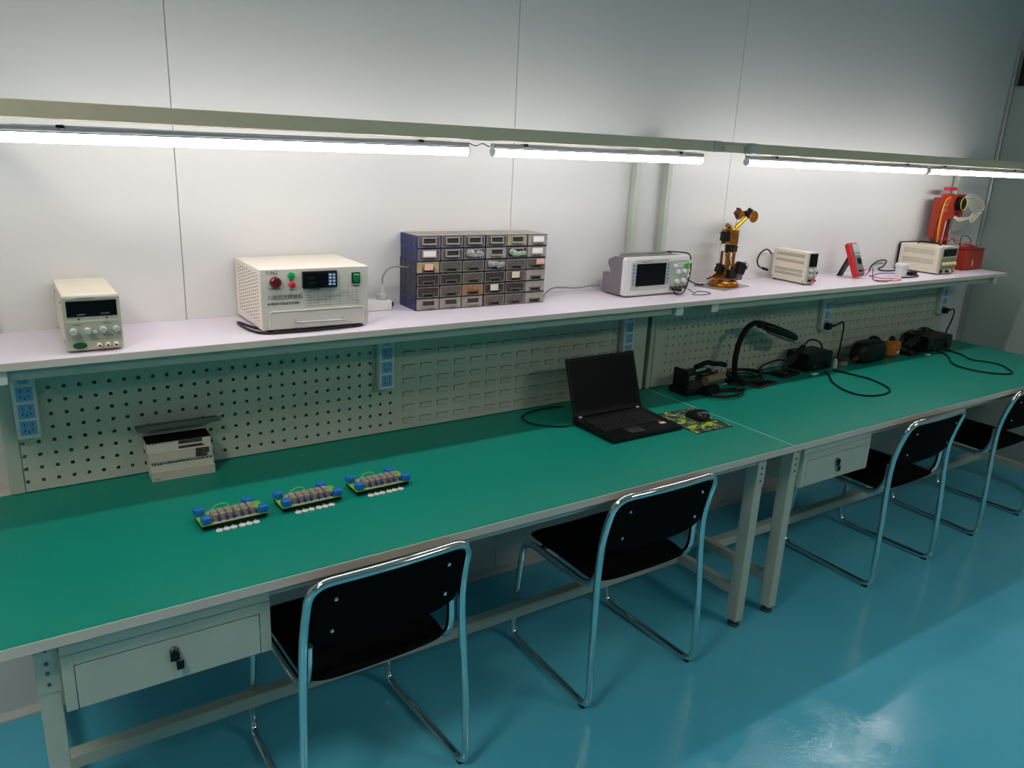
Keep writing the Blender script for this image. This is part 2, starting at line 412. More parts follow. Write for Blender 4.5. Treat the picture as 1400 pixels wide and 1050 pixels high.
def workbench(label, X0, X1, fl, fr, dx0, px0, px1, hx0, upL, upR, postL, postR, armL, armR, lou0, ncols, bar):
    """fl/fr: outer x of left/right frame legs; dx0: drawer case left x"""
    t = thing('workbench', label, 'workbench', ((X0+X1)/2, .39, 0))
    ox, oy = (X0+X1)/2, .39
    def P(name, mb, m, parent=t):
        mb.v = [(v[0]-ox, v[1]-oy, v[2]) for v in mb.v]
        return obj(name, mb, m, parent)
    P('worktop', MB().rbox(X0+.0008, X1-.0008, 0, .850, .7245, .7485, .0012, 1), EDGE)
    P('mat_rim', MB().box(X0+.0008, X1-.0008, .0, .785, .7486, .7496), MATE)
    P('green_mat', MB().rbox(X0+.004, X1-.004, .0025, .784, .7497, .7515, .0006, 1), MAT_G)
    # legs with feet
    for (lx, ly) in ((fl, .045), (fr-.041, .045), (fl, .70), (fr-.041, .70)):
        o = P('leg', MB().rbox(lx, lx+.041, ly, ly+.05, .028, .7243, .002, 1), FRAME)
        f = P('foot', MB().lathe([(0, .0), (.021, .0), (.023, .004), (.021, .012), (.012, .016), (.008, .016), (.008, .030), (0, .030)], (lx+.0205, ly+.025, 0), 20), STEEL, o)
        f.location = (0, 0, 0)
    for lx in (fl, fr-.041):
        br = P('corner_bracket', MB().rbox(lx-.001, lx+.0425, .0425, .0448, .597, .7235, .0006, 1), FRAME)
        for zz in (.700, .668, .645, .618):
            P('bolt', MB().cyl((lx+.021, .0425, zz), (lx+.021, .0395, zz), .0042, n=6), STEEL, br)
    P('front_apron', MB().rbox(fl+.041, fr-.041, .048, .078, .683, .7243, .002, 1), FRAME)
    P('rear_apron', MB().rbox(fl+.041, fr-.041, .70, .73, .683, .7243, .002, 1), FRAME)
    for lx in (fl, fr-.041):
        P('side_apron', MB().rbox(lx+.004, lx+.036, .0952, .6998, .683, .7243, .002, 1), FRAME)
        P('side_rail', MB().rbox(lx+.005, lx+.035, .0952, .6998, .125, .165, .002, 1), FRAME)
    P('foot_rail', MB().rbox(fl+.036, fr-.036, .37, .41, .125, .165, .002, 1), FRAME)
    # drawer
    d0, d1, zt, zb = dx0, dx0+.434, .6825, .548
    case = MB().box(d0, d0+.0015, .031, .40, zb, zt).box(d1-.0015, d1, .031, .40, zb, zt).box(d0, d1, .398, .40, zb, zt)
    case.rbox(d0, d0+.0225, .028, .0305, zb, zt, .0006, 1).rbox(d1-.0245, d1, .028, .0305, zb, zt, .0006, 1).rbox(d0+.0225, d1-.0245, .028, .0305, .656, zt, .0006, 1).rbox(d0, d1, .030, .0478, zt+.0003, .7243, .0006, 1)
    P('drawer_case', case, FRAME)
    dr = P('drawer', MB().rbox(d0+.0245, d1-.0265, .0275, .0325, zb+.001, .6535, .001, 1)
           .box(d0+.0265, d0+.028, .0326, .38, zb+.003, .64).box(d1-.030, d1-.0285, .0326, .38, zb+.003, .64)
           .box(d0+.028, d1-.030, .0326, .38, zb+.003, zb+.0045).box(d0+.028, d1-.030, .3785, .38, zb+.0046, .64), FRAME)
    kx, kz = (d0+d1)/2, .624
    P('lock', MB().lathe([(0, -.006), (.008, -.006), (.010, -.004), (.010, 0), (0, 0)], (kx, .0273, kz), 20, 'y'), STEEL, dr)
    P('key', MB().rbox(kx-.010, kx+.010, .0165, .0205, kz-.022, kz-.002, .003, 2).rbox(kx-.001, kx+.001, .011, .0212, kz-.006, kz+.006, .0008, 1)
      .tube(spline([(kx, .018, kz-.020), (kx+.003, .016, kz-.026), (kx+.008, .018, kz-.024)], 4), .0012, 6)
      .rbox(kx+.002, kx+.018, .0165, .0205, kz-.047, kz-.025, .003, 2), BLACK, dr)
    P('key_blade', MB().box(kx+.0085, kx+.0115, .018, .0196, kz-.066, kz-.046), CHROME, dr)
    # rear uprights between desk and shelf
    for (a, b) in (upL, upR):
        P('upright', MB().rbox(a, b, .777, .815, .752, 1.135, .002, 1), FRAME)
    P('perforated_panel', pegboard(px0, hx0+29*G+.045, .755, 1.125, hx0, .7843, 30, 8, .776), PEG)
    lp = P('louver_panel', MB().box(hx0+29*G+.0455, px1, .776, .7775, .755, 1.125).box(hx0+29*G+.0455, px1, .7776, .788, .755, .7565), PEG)
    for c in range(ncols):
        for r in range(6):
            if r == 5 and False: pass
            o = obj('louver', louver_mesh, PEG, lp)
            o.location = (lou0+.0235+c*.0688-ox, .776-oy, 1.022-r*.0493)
    # shelf and its arms
    P('shelf_board', MB().rbox(X0+.0008, X1-.0008-(.0), .514, .8546, 1.1735, 1.1934, .0012, 1), SHELF)
    P('shelf_edge_band', MB().rbox(X0+.001, X1-.001, .5125, .5139, 1.1737, 1.1930, .0005, 1), EDGE)
    for a in (armL, armR):
        P('shelf_arm', MB().rbox(a, a+.038, .53, .776, 1.137, 1.1732, .002, 1), FRAME)
        P('shelf_arm_cap', MB().rbox(a-.0005, a+.0385, .5265, .5298, 1.1365, 1.173, .0012, 1), WHITEP)
    P('shelf_beam', MB().rbox(armL+.0385, armR-.0005, .548, .572, 1.139, 1.1732, .002, 1), FRAME)
    P('shelf_rear_beam', MB().rbox(X0+.09, X1-.09, .79, .82, 1.1355, 1.1732, .002, 1), FRAME)
    # posts carrying the light bar
    for (a, b) in (postL, postR):
        P('light_post', MB().rbox(a, b, .815, .845, 1.1936, 1.800, .002, 1), FRAME)
    (bx0, bz0, bx1, bz1) = bar
    for i, (a, b) in enumerate((postL, postR)):
        zz = bz0 if i == 0 else bz1
        mx = a
        P('light_arm', MB().rbox(mx, mx+.026, .474, .815, zz+.004, zz+.036, .002, 1), FRAME)
    bb = MB().rbox(bx0, bx1, .435, .473, 0, .0385, .002, 1)
    bb.v = [(x, y, z+bz0+(bz1-bz0)*(x-bx0)/(bx1-bx0)) for x, y, z in bb.v]
    P('light_bar', bb, BARM)
    return t

workbench('left green-topped steel workbench, with the laptop on top and the reflow oven on its shelf',
          -2.50, 0, -2.382, -.090, -2.337, -2.347, -.035, -2.3406, (-2.385, -2.348), (-.128, -.100), (-2.395, -2.370), (-.140, -.115), -2.393, -.129, -1.192, 16,
          (-2.48, 1.7455, -.125, 1.7600))
workbench('right green-topped steel workbench, gooseneck lamp on top, robot arms on its shelf',
          0, 2.50, .066, 2.41, .113, .017, 2.40, .0916, (-.008, .0165), (2.352, 2.389), (.037, .062), (2.352, 2.377), .073, 2.385, 1.240, 16,
          (.105, 1.7590, 2.49, 1.7600))

# bar joint between the two benches
t = thing('bar_joint', 'beige steel joint with a small junction box linking the two overhead light bars', 'bracket', (-.01, .455, 1.7605))
obj('end_plate', MB().rbox(-.1145, -.0825, -.023, .018, .0, .0385, .002, 1), LGREY, t)
obj('end_plate', MB().rbox(.082, .1145, -.023, .018, .0, .0385, .002, 1), LGREY, t)
obj('link_plate', MB().rbox(-.082, .0815, -.004, .018, .001, .0375, .0015, 1), BARM, t)
jb = obj('junction_box', MB().rbox(-.050, .042, -.022, -.0042, .003, .027, .003, 2), CREAM, t)
obj('lead', MB().tube(spline([(.040, -.023, .020), (.048, -.030, .014), (.052, -.026, .024), (.044, -.024, .022), (.050, -.028, -.004), (.075, -.028, -.014), (.110, -.022, -.012)], 6), .0014, 6), GREYP, t)

# tube lights
def tube_light(label, x0, x1, z0, z1):
    L = x1-x0
    t = thing('tube_light', label, 'tube light', (x0, .452, z0), 0, 'LED tube lights under the overhead bars')
    t.rotation_euler = (0, -math.atan2(z1-z0, L), 0)
    obj('housing', MB().rbox(.0, L, -.011, .011, .010, .0235, .003, 2), ALU, t)
    # diffuser covers the lower 250 degrees, aluminium back above
    n = 24; lo = [PI/2+math.radians(55)+k*math.radians(250)/n for k in range(n+1)]
    vs = [(x, .0135*math.cos(a), .0135*math.sin(a)) for x in (.004, L-.004) for a in lo]
    obj('lamp_tube', MB().add(vs, [(k, k+1, n+2+k, n+1+k) for k in range(n)], True), TUBE, t)
    hi = [PI/2-math.radians(55)+k*math.radians(110)/8 for k in range(9)]
    vs = [(x, .0135*math.cos(a), .0135*math.sin(a)) for x in (.004, L-.004) for a in hi]
    obj('tube_back', MB().add(vs, [(k, k+1, 10+k, 9+k) for k in range(8)], True), ALU, t)
    for a in (0, L):
        s_ = 1 if a == 0 else -1
        obj('end_cap', MB().cyl((a-.001*s_, 0, 0), (a+.0035*s_, 0, 0), .0138, n=20), WHITEP, t)
    for f in (.13, .87):
        obj('clip', MB().rbox(f*L-.006, f*L+.006, -.0135, .0135, .0165, .0265, .002, 1).box(f*L-.012, f*L+.002, -.0165, -.0137, .020, .0262), BLACK, t)
    obj('wire', MB().tube([(f*L, -.0130, .0225+.002*math.sin(f*9)) for f in [i/20 for i in range(1, 20)]], .0010, 5), GREYP, t)
    return t
tube_light('lit white LED tube at far left, above the cream power supply', -2.345, -1.146, 1.7090, 1.7230)
tube_light('lit white LED tube above the drawer units and the oscilloscope', -1.060, -.163, 1.7240, 1.7296)
tube_light('lit white LED tube above the gold robot arm and the multimeter', .080, 1.320, 1.7305, 1.7315)
tube_light('lit white LED tube at far right, above the orange robot arm', 1.353, 2.280, 1.7315, 1.7320)
tag(obj('tube_lead', MB().tube(spline([(-1.146, .447, 1.745), (-1.125, .440, 1.738), (-1.10, .445, 1.746), (-1.08, .44, 1.738), (-1.06, .447, 1.747)], 6), .0016, 6), GREYP),
    'thin grey lead joining the two tube lights over the left bench', 'cable')

# ------------------------------------------------------------------ power strips
def make_strip():
    t = thing('power_strip', '', 'power strip', (0, 0, 0), 0, 'white power strips hanging under the shelves')
    obj('housing', MB().rbox(-.029, .029, 0, .032, 0, .205, .007, 3), WHITEP, t)
    obj('switch', MB().rbox(-.013, .013, -.0022, .0008, .158, .172, .001, 1), SOCK, t)
    for k in range(3):
        z = .013+k*.0475
        s_ = obj('socket', MB().rbox(-.0195, .0195, -.0018, .0008, z, z+.040, .0015, 1), SOCK, t)
        m = MB()
        for (x, zz, a) in ((-.009, .030, 0), (.009, .030, 0), (-.009, .014, .5), (.009, .014, -.5), (0, .009, 0)):
            b = MB().box(-.0013, .0013, -.0023, -.0019, -.0042, .0042)
            b.xf(Matrix.Translation((x, 0, z+zz)) @ Matrix.Rotation(a, 4, 'Y'))
            m.add(b.v, b.f)
        obj('slots', m, mat('slot_blue', rgb(40, 70, 130), .6), s_)
    return t
strip0 = make_strip()
for i, (x, y, z, lab) in enumerate([
        (-2.322, .7440, .918, 'leftmost white power strip with three blue sockets, beside the bench upright'),
        (-1.268, .7435, .921, 'white power strip with three blue sockets between holes and louvers on the left bench'),
        (-.165, .7435, .921, 'white power strip with three blue sockets, partly behind the laptop screen'),
        (1.190, .7435, .921, 'white power strip on the right bench with a black plug, above the tin jar'),
        (2.325, .7435, .921, 'rightmost white power strip, with a black plug near the room corner')]):
    o = strip0 if i == 0 else copy_tree(strip0)
    o.location = (x, y, z); o['label'] = lab

# ------------------------------------------------------------------ chairs
def make_chair():
    t = thing('chair', '', 'chair', (0, 0, 0), 0, 'black chairs with chrome sled frames')
    def side(s):
        return [(s*.203, .012, .548), (s*.205, .014, .47), (s*.208, .050, .407), (s*.213, .36, .414), (s*.218, .402, .395),
                (s*.222, .425, .20), (s*.226, .438, .0128), (s*.240, -.030, .0128), (s*.238, -.022, .25), (s*.226, -.006, .50),
                (s*.222, -.010, .61), (s*.218, -.050, .752)]
    a = side(-1); b = side(1)
    rad = [0, .05, .06, .03, .04, .1, .06, .05, .1, .1, .1, .055]
    top = [(-.10, -.064, .757), (0, -.068, .758), (.10, -.064, .757)]
    pts = a+top+b[::-1]; rr = rad+[.05, .05, .05]+rad[::-1]
    obj('frame', MB().tube(fillet(pts, rr, 6), .0118, 12), CHROME, t)
    obj('cross_bar', MB().tube([(-.212, .33, .408), (.212, .33, .408)], .009, 10).tube([(-.208, .08, .403), (.208, .08, .403)], .009, 10), STEEL, t)
    def wseat(u, v, h):
        y = .215+v; e = max(0, (v-.15)/.06)
        return (u, y, .432+h - .018*e*e*.6 + .006*(u/.2)**2 - .006*((v)/.2)**2 + (.012 if v < -.17 else 0)*((-.17-v)/.03 if v < -.17 else 0))
    obj('seat', MB().cushion(.205, .212, .034, wseat, 18, 7), BLACKF, t)
    def wback(u, v, h):
        z = .645+v; y0 = -.004-.045*((z-.55)/.2)**1.0*(1 if z > .55 else 0)
        return (u, y0+h-.010*(1-(u/.21)**2)+.004, z)
    obj('backrest', MB().cushion(.2135, .104, .026, wback, 18, 5), BLACKF, t)
    rv = MB().lathe([(0, -.0022), (.003, -.0018), (.0052, 0), (0, 0)], (0, 0, 0), 14, 'y').mesh('rivet', CHROME)
    for (x, z) in ((-.155, .700), (.155, .700), (-.158, .602), (.158, .602)):
        y0 = -.004-.045*((z-.55)/.2)
        o = obj('rivet', rv, CHROME, t); o.location = (x, y0-.013-.010*(1-(x/.21)**2)+.0038, z)
    for s in (-1, 1):
        obj('glide', MB().rbox(s*.2395-.008, s*.2395+.008, -.012, .012, 0, .004, .001, 1), BLACKR, t)
        obj('stub_cap', MB().cyl((s*.203, .012, .548), (s*.203, .012, .5525), .0122, n=12), CHROME, t)
    return t
ch0 = make_chair()
for i, (x, y, rz, lab) in enumerate([
        (-1.622, -.012, .035, 'black chair with chrome sled frame at the front left, overlapping the left drawer'),
        (-.680, 0, 0, 'black chair with chrome sled frame tucked under the left bench in front of the laptop'),
        (.862, -.018, .01, 'black chair with chrome sled frame beside the drawer of the right bench'),
        (1.795, .0, 0, 'black chair with chrome sled frame at the far right, cut by the frame edge')]):
    o = ch0 if i == 0 else copy_tree(ch0)
    o.location = (x, y, 0); o.rotation_euler = (0, 0, rz); o['label'] = lab

# ------------------------------------------------------------------ things on the shelf
ZS = 1.1936
def knob(r, h, c, n=16):
    return MB().lathe([(0, -h), (r*.8, -h), (r, -h*.8), (r*1.05, 0), (0, 0)], c, n, 'y')

# bench power supply with four knobs (local: front at y=0, faces -y)
t = thing('bench_power_supply', 'cream power supply with four knobs and green switch at the left shelf end', 'power supply', (-2.222, .556, ZS), -.01)
obj('case', MB().rbox(0, .127, .006, .285, .006, .142, .004, 2), CREAM, t)
obj('front_frame', MB().rbox(-.001, .128, -.004, .0062, .004, .1435, .004, 2), PSUF, t)
obj('name_plate', MB().rbox(.008, .119, -.0052, -.0041, .1345, .1405, .0005, 1), LGREY, t)
obj('display', MB().rbox(.007, .119, -.0056, -.0041, .091, .131, .0008, 1), SCREEN, t)
text('lettering', 'CURRENT', .0042, LGREY, t, (.029, -.0058, .095)); text('lettering', 'VOLTAGE', .0042, LGREY, t, (.082, -.0058, .096))
text('lettering', 'DC POWER SUPPLY', .0048, INK, t, (.030, -.0054, .1360))
obj('lower_panel', MB().rbox(.003, .124, -.0056, -.0041, .032, .080, .0008, 1), mat('psu_panel', rgb(168, 172, 158), .45), t)
obj('screw', MB().cyl((.032, -.0041, .0855), (.032, -.0054, .0855), .0022, n=10), INKD, t); obj('screw', MB().cyl((.095, -.0041, .0858), (.095, -.0054, .0858), .0022, n=10), INKD, t)
for x, z in ((.017, .056), (.048, .056), (.083, .057), (.113, .0565)): obj('knob', knob(.0078, .016, (x, -.0056, z)), LGREY, t)
obj('button', MB().rbox(.060, .069, -.009, -.0057, .046, .055, .001, 1), LGREY, t)
text('lettering', 'CURRENT', .0038, INK, t, (.018, -.0058, .070)); text('lettering', 'VOLTAGE', .0038, INK, t, (.086, -.0058, .071)); text('lettering', 'FINE    COARSE', .0034, INK, t, (.013, -.0058, .0385)); text('lettering', 'FINE    COARSE', .0034, INK, t, (.083, -.0058, .0395))
obj('power_switch', MB().lathe([(0, -.005), (.009, -.005), (.010, -.003), (.010, 0), (0, 0)], (0, 0, 0), 20, 'y').xf(Matrix.Translation((.0285, -.0041, .0185)) @ Matrix.Diagonal((1.6, 1, .8, 1))), DGREEN, t)
for x, m_ in ((.071, BLACK), (.090, PSUF), (.109, BLACK)):
    o = obj('terminal', MB().lathe([(0, -.016), (.0035, -.016), (.0042, -.012), (.0062, -.010), (.0062, -.002), (.0052, 0), (0, 0)], (x, -.0041, .0175), 12, 'y'), CREAM, t)
    obj('terminal_hole', MB().cyl((x, -.0202, .0175), (x, -.0215, .0175), .0028, n=10), INKD, o)
for x, y in ((.012, .02), (.115, .02), (.012, .26), (.115, .26)): obj('foot', MB().cyl((x, y, 0), (x, y, .0059), .007, .008, 12), BLACKR, t)
for y, z in ((.05, .02), (.05, .12), (.22, .02), (.22, .12)): obj('screw', MB().cyl((-.0004, y, z), (-.0018, y, z), .003, n=10), STEEL, t)

# reflow oven
t = thing('reflow_oven', 'large cream reflow oven with a slide-out tray and dark control display', 'oven', (-1.733, .577, ZS), -.012)
W_, H_, D_ = .324, .185, .268
obj('case', MB().rbox(0, W_, .0035, D_, .010, H_, .003, 2), OVENM, t)
obj('front_panel', MB().rbox(.0015, W_-.0015, 0, .0034, .010, H_-.001, .001, 1), OVENF, t)
obj('tray_door', (lambda m: m.prism([(.020, .013), (.306, .013), (.306, .055), (.303, .061), (.297, .064), (.032, .064), (.024, .061), (.020, .054)], 'y', -.0045, -.0002))(MB()), OVENF, t)
o = obj('tray_door_rim', MB().tube(fillet([(.020, -.0047, .014), (.020, -.0047, .064), (.306, -.0047, .064), (.306, -.0047, .014)], .012, 5), .0012, 6), OVENM, t)
obj('handle', MB().tube(fillet([(.096, -.0046, .034), (.096, -.026, .033), (.240, -.026, .031), (.240, -.0046, .032)], .008, 4), .0036, 10), ALU, t)
d = obj('display', MB().rbox(.119, .222, -.012, -.0002, .127, .176, .002, 2), BLACK, t)
obj('glass', MB().box(.124, .191, -.0128, -.0121, .132, .171), SCREEN, d)
bk = obj('keypad', MB().box(.193, .217, -.0128, -.0121, .132, .171), mat('navy_keypad', rgb(20, 36, 90), .4), d)
for i in range(2):
    for j in range(4): obj('button', MB().rbox(.195+i*.0115, .2035+i*.0115, -.0146, -.0129, .1345+j*.0092, .1405+j*.0092, .0008, 1), mat('pale_button', rgb(170, 196, 220), .4), d)
for j, s_ in enumerate(('888.8', '888.8')): text('digits', s_, .011, mat('unlit_digits', rgb(44, 36, 44), .4), d, (.132, -.0130, .155-j*.015))
b = obj('buzzer_lamp', MB().lathe([(0, -.013), (.012, -.013), (.0155, -.009), (.0165, -.005), (.0165, 0), (0, 0)], (.042, -.0001, .148), 24, 'y'), DRED, t)
obj('green_button', MB().lathe([(0, -.012), (.007, -.011), (.0092, -.008), (.0098, 0), (0, 0)], (.088, -.0001, .166), 20, 'y'), GREEN, t)
obj('red_button', MB().lathe([(0, -.012), (.007, -.011), (.0092, -.008), (.0098, 0), (0, 0)], (.0895, -.0001, .139), 20, 'y'), RED, t)
sw = obj('power_switch', MB().rbox(.270, .2965, -.004, -.0002, .134, .167, .001, 1), INKD, t)
obj('rocker', MB().prism([(-.004, .138), (-.0055, .139), (-.011, .160), (-.004, .163)], 'x', .2745, .292), GREEN, sw)
text('lettering', 'T-962', .014, INK, t, (.016, -.0003, .170))
text('lettering', '八段回流焊接机', .0158, INK, t, (.018, -.0003, .0985), sx=.92)
text('lettering', '◉ 精密型 智能温控回流焊', .0085, INK, t, (.018, -.0003, .083), sx=.95)
text('lettering', '工作状态指示', .0058, INK, t, (.021, -.0003, .1275)); text('lettering', '启动', .006, INK, t, (.083, -.0003, .1500)); text('lettering', '停止', .006, INK, t, (.083, -.0003, .1222))
text('lettering', '温度控制器', .0062, INK, t, (.142, -.0003, .1195)); text('lettering', '电源开关', .0058, INK, t, (.2735, -.0003, .1245))
gr = MB()
for k in range(6): gr.box(.145, .300, -.0005, -.0002, .0745+k*.0080, .0749+k*.0080)
for x in (.145, .166, .188, .203, .232, .258, .272, .286): gr.box(x, x+.0005, -.0005, -.0002, .0745, .1149)
P_ = [(.146, .076), (.166, .088), (.188, .090), (.203, .100), (.232, .1005), (.245, .110), (.258, .110), (.272, .085), (.298, .080)]
for (a, c), (b_, d_) in zip(P_[:-1], P_[1:]):
    gr.add([(a, -.0006, c-.0004), (b_, -.0006, d_-.0004), (b_, -.0006, d_+.0004), (a, -.0006, c+.0004)], [(0, 1, 2, 3)])
for k in range(6): gr.box(.1325, .1420, -.0005, -.0002, .0735+k*.0080, .0752+k*.0080)
obj('temperature_chart', gr, mat('chart_ink', rgb(128, 120, 112), .7), t)
slot = MB().box(-.0006, .0001, -.0045, .0045, -.0011, .0011).mesh('vent_slot', INKD)
for c in range(10):
    for r in range(14):
        o = obj('vent_slot', slot, INKD, t); o.location = (0, .030+c*.0215, .035+r*.0100+(.004 if c % 2 else 0))
for x, y in ((.03, .03), (.294, .03), (.03, .24), (.294, .24)): obj('foot', MB().cyl((x, y, 0), (x, y, .0099), .010, .011, 14), BLACKR, t)
tag(obj('oven_cable', MB().tube(spline([(-1.70, .60, ZS+.0044), (-1.735, .66, ZS+.0046), (-1.755, .74, ZS+.005), (-1.760, .70, ZS+.0046), (-1.752, .62, ZS+.0046), (-1.725, .574, ZS+.0046), (-1.66, .563, ZS+.0046), (-1.56, .563, ZS+.0046), (-1.47, .567, ZS+.0046), (-1.43, .578, ZS+.0046), (-1.45, .60, ZS+.0046)], 8), .0036, 8), BLACK),
    'black cable curled under the front edge of the reflow oven', 'cable')

# power tap behind the oven
t = thing('power_tap', 'small white power tap on the shelf between the reflow oven and the drawer units', 'power strip', (-1.285, .795, ZS))
obj('housing', MB().rbox(-.085, .048, -.026, .026, 0, .034, .004, 2), WHITEP, t)
obj('plug_end', MB().rbox(.0485, .062, -.010, .010, .008, .024, .003, 2), BLACK, t)
t = thing('grey_plug', 'grey plug with its cable standing in the white power tap beside the oven', 'plug', (-1.262, .795, ZS+.0345))
obj('body', MB().lathe([(0, 0), (.019, 0), (.020, .006), (.018, .016), (.011, .024), (.009, .038), (.0065, .052), (0, .052)], (0, 0, 0), 20), mat('plug_grey', rgb(176, 176, 178), .45), t)
obj('cable', MB().tube(spline([(0, 0, .050), (.001, -.002, .075), (.014, -.006, .098), (.040, -.012, .110), (.075, -.02, .108), (.105, -.006, .10), (.125, .022, .09), (.150, .038, .075)], 8), .0030, 8), GREYP, t)
tag(obj('grey_cable', MB().tube(spline([(-.632, .735, ZS+.004), (-.60, .765, ZS+.018), (-.55, .785, ZS+.034), (-.49, .795, ZS+.032), (-.42, .80, ZS+.026), (-.36, .80, ZS+.030), (-.318, .79, ZS+.036)], 8), .0032, 8)
        .cyl((-.345, .797, ZS+.031), (-.312, .789, ZS+.037), .006, n=10), GREYP), 'grey cable with a plug running from the drawer units to the oscilloscope', 'cable')

# stacked parts drawers: 6 x 6, each unit lifts off
CW, CH, CD = .0872, .0418, .128
def frame_ring(m, x0, x1, z0, z1, w_, y0, y1):
    m.box(x0, x1, y0, y1, z0, z0+w_).box(x0, x1, y0, y1, z1-w_, z1).box(x0, x0+w_, y0, y1, z0+w_, z1-w_).box(x1-w_, x1, y0, y1, z0+w_, z1-w_)
    return m
def shell_mesh(m_):
    m = MB(); w_, h, d_ = CW-.0006, CH-.0004, CD
    m.box(0, w_, 0, d_, 0, .0018).box(0, w_, 0, d_, h-.0018, h).box(0, w_, d_-.002, d_, .0018, h-.0018)
    for x0, x1 in ((0, .0012), (w_-.0012, w_)): m.box(x0+.0008*(x0 == 0), x1-.0008*(x0 != 0), 0.001, d_-.002, .0018, h-.0018)
    for x0, x1 in ((-.0006, .0012), (w_-.0012, w_)):
        for k in range(4):
            y = k*(d_-.006)/3; m.box(x0, x1, y, y+.006, .0018, h-.0018)
        m.box(x0, x1, 0, d_, .0018, .006).box(x0, x1, 0, d_, h-.006, h-.0018)
    return m.mesh('shell', m_)
SH_B = shell_mesh(BLUE); SH_D = shell_mesh(DSHELL); SH_G = shell_mesh(SMOKED)
def front_A(m_):
    return MB().rbox(.0022, CW-.0028, -.003, .004, .0026, CH-.0030, .001, 1).box(.004, CW-.005, .004, CD-.004, .003, .0045).mesh('drawer', m_)
DRM = {k: front_A(m_) for k, m_ in (('s', SMOKE), ('d', SMOKED), ('l', SMOKEL), ('o', OLIVE), ('a', AMBER))}
SIDEP = MB()
for k in range(3): SIDEP.box(-.0002, .0006, k*(CD-.006)/3+.008, (k+1)*(CD-.006)/3-.002, .0075, CH-.0075)
SIDEP = SIDEP.mesh('side_panel', mat('side_panel_grey', rgb(48, 54, 70), .4, var=.35, scale=60))
LFR = frame_ring(MB(), .018, CW-.018, .014, CH-.0055, .003, -.0085, -.0031).box(.018, CW-.018, -.013, -.0086, .013, .0165).mesh('label_frame', SMOKEL)
LIN = MB().box(.0215, CW-.0215, -.0045, -.0031, .0175, CH-.009).mesh('label_slot', SMOKED)
HB = MB().box(.026, CW-.026, -.0042, -.0031, .0045, .0145).mesh('finger_notch', INKD)
HBR = MB().box(.021, .0255, -.007, -.0031, .0035, .019).box(CW-.0255, CW-.021, -.007, -.0031, .0035, .019).box(.021, CW-.021, -.009, -.0031, .0150, .0182).mesh('handle', SMOKE)
RIM = frame_ring(MB(), .0028, CW-.0034, .0032, CH-.0036, .0016, -.0042, -.0031).mesh('rim', SMOKEL)
LAB = lambda m_: MB().box(.020, CW-.022, -.0096, -.0087, .0165, .0345).mesh('paper_label', m_)
LABS = {'w': LAB(LABELW), 'p': MB().box(.026, .058, -.0104, -.0092, .0130, .0345).mesh('paper_label', LABELP), 'c': MB().box(.024, .056, -.0104, -.0092, .0150, .0365).mesh('paper_label', LABELC),
        'r': MB().box(.044, .080, -.0048, -.0043, .0180, .0365).mesh('paper_label', LABELP)}
def bag(m_, seed):
    rnd = random.Random(seed); m = MB()
    for k in range(5): m.ell((.02+.012*k, -.007+rnd.uniform(-.002, .002), .013+rnd.uniform(0, .014)), .012, .0055, .008+rnd.uniform(0, .004), 10, 6)
    return m.mesh('plastic_bag', m_)
special = {(1, 5): ('o', None, None, 'olive contents'), (1, 6): ('l', 'w', None, 'pale contents'), (2, 1): ('s', 'w', None, 'a white label'), (2, 3): ('s', None, BAGM, 'a crumpled clear bag'),
           (2, 5): ('d', None, GBAG, 'pale green contents'), (2, 6): ('l', 'w', None, 'a pale grey label'), (3, 1): ('o', 'p', None, 'an orange-pink label'), (3, 4): ('s', None, BAGM, 'a clear bag in it'),
           (3, 6): ('s', 'r', None, 'a pink label at its right'), (4, 5): ('s', 'c', None, 'a cream label'), (5, 3): ('a', None, None, 'amber contents'), (5, 4): ('d', 'c', None, 'a cream-white label'),
           (4, 6): ('l', None, None, 'pale contents'), (5, 6): ('l', None, None, 'pale contents'), (6, 1): ('l', None, None, ''), (6, 2): ('l', None, None, ''), (6, 3): ('l', None, None, ''), (6, 6): ('l', None, None, ''), (2, 4): ('l', None, None, '')}
rown = ['top', 'second', 'third', 'fourth', 'fifth', 'bottom']; coln = ['first', 'second', 'third', 'fourth', 'fifth', 'sixth']
rot_c = math.radians(-1.3)
for r in range(1, 7):
    for c in range(1, 7):
        typ = 'A' if (r <= 2 or (r == 6 and c <= 3)) else 'B'
        sp = special.get((r, c), (random.choice('ssd'), None, None, ''))
        off = (c-1)*CW+(.0015 if c > 3 else 0)+(.002 if r in (1, 2) else 0); y0 = random.uniform(-.0015, .0015)
        loc = (-1.172+off*math.cos(rot_c)-y0*math.sin(rot_c), .7225+off*math.sin(rot_c)+y0, ZS+(6-r)*(CH+.0002))
        row = '%s row' % rown[r-1]
        lab = 'smoky parts drawer unit, %s, %s from left' % (row, coln[c-1])
        if sp[3]: lab += ', with '+sp[3]
        t = thing('drawer_unit', lab, 'drawer unit', loc, rot_c, 'small parts drawer units stacked on the shelf')
        sh = SH_B if (typ == 'A' and r != 6) or (r == 6 and c == 1) or (r, c) == (5, 4) else SH_D
        obj('shell', sh, None, t)
        if r == 1:
            obj('dusty_lid', MB().box(.0026, CW-.0030, .001, CD-.001, CH-.0004, CH+.0004), DUSTY, t)
        if c == 1: obj('side_panel', SIDEP, None, t)
        dr = obj('drawer', DRM[sp[0]], None, t)
        obj('rim', RIM, None, dr)
        if typ == 'A': obj('label_frame', LFR, None, dr); obj('label_slot', LIN, None, dr)
        else: obj('handle', HBR, None, dr); obj('finger_notch', HB, None, dr)
        if sp[1]: obj('paper_label', LABS[sp[1]], None, dr)
        if sp[2] is not None: obj('plastic_bag', bag(sp[2], r*7+c), None, dr)

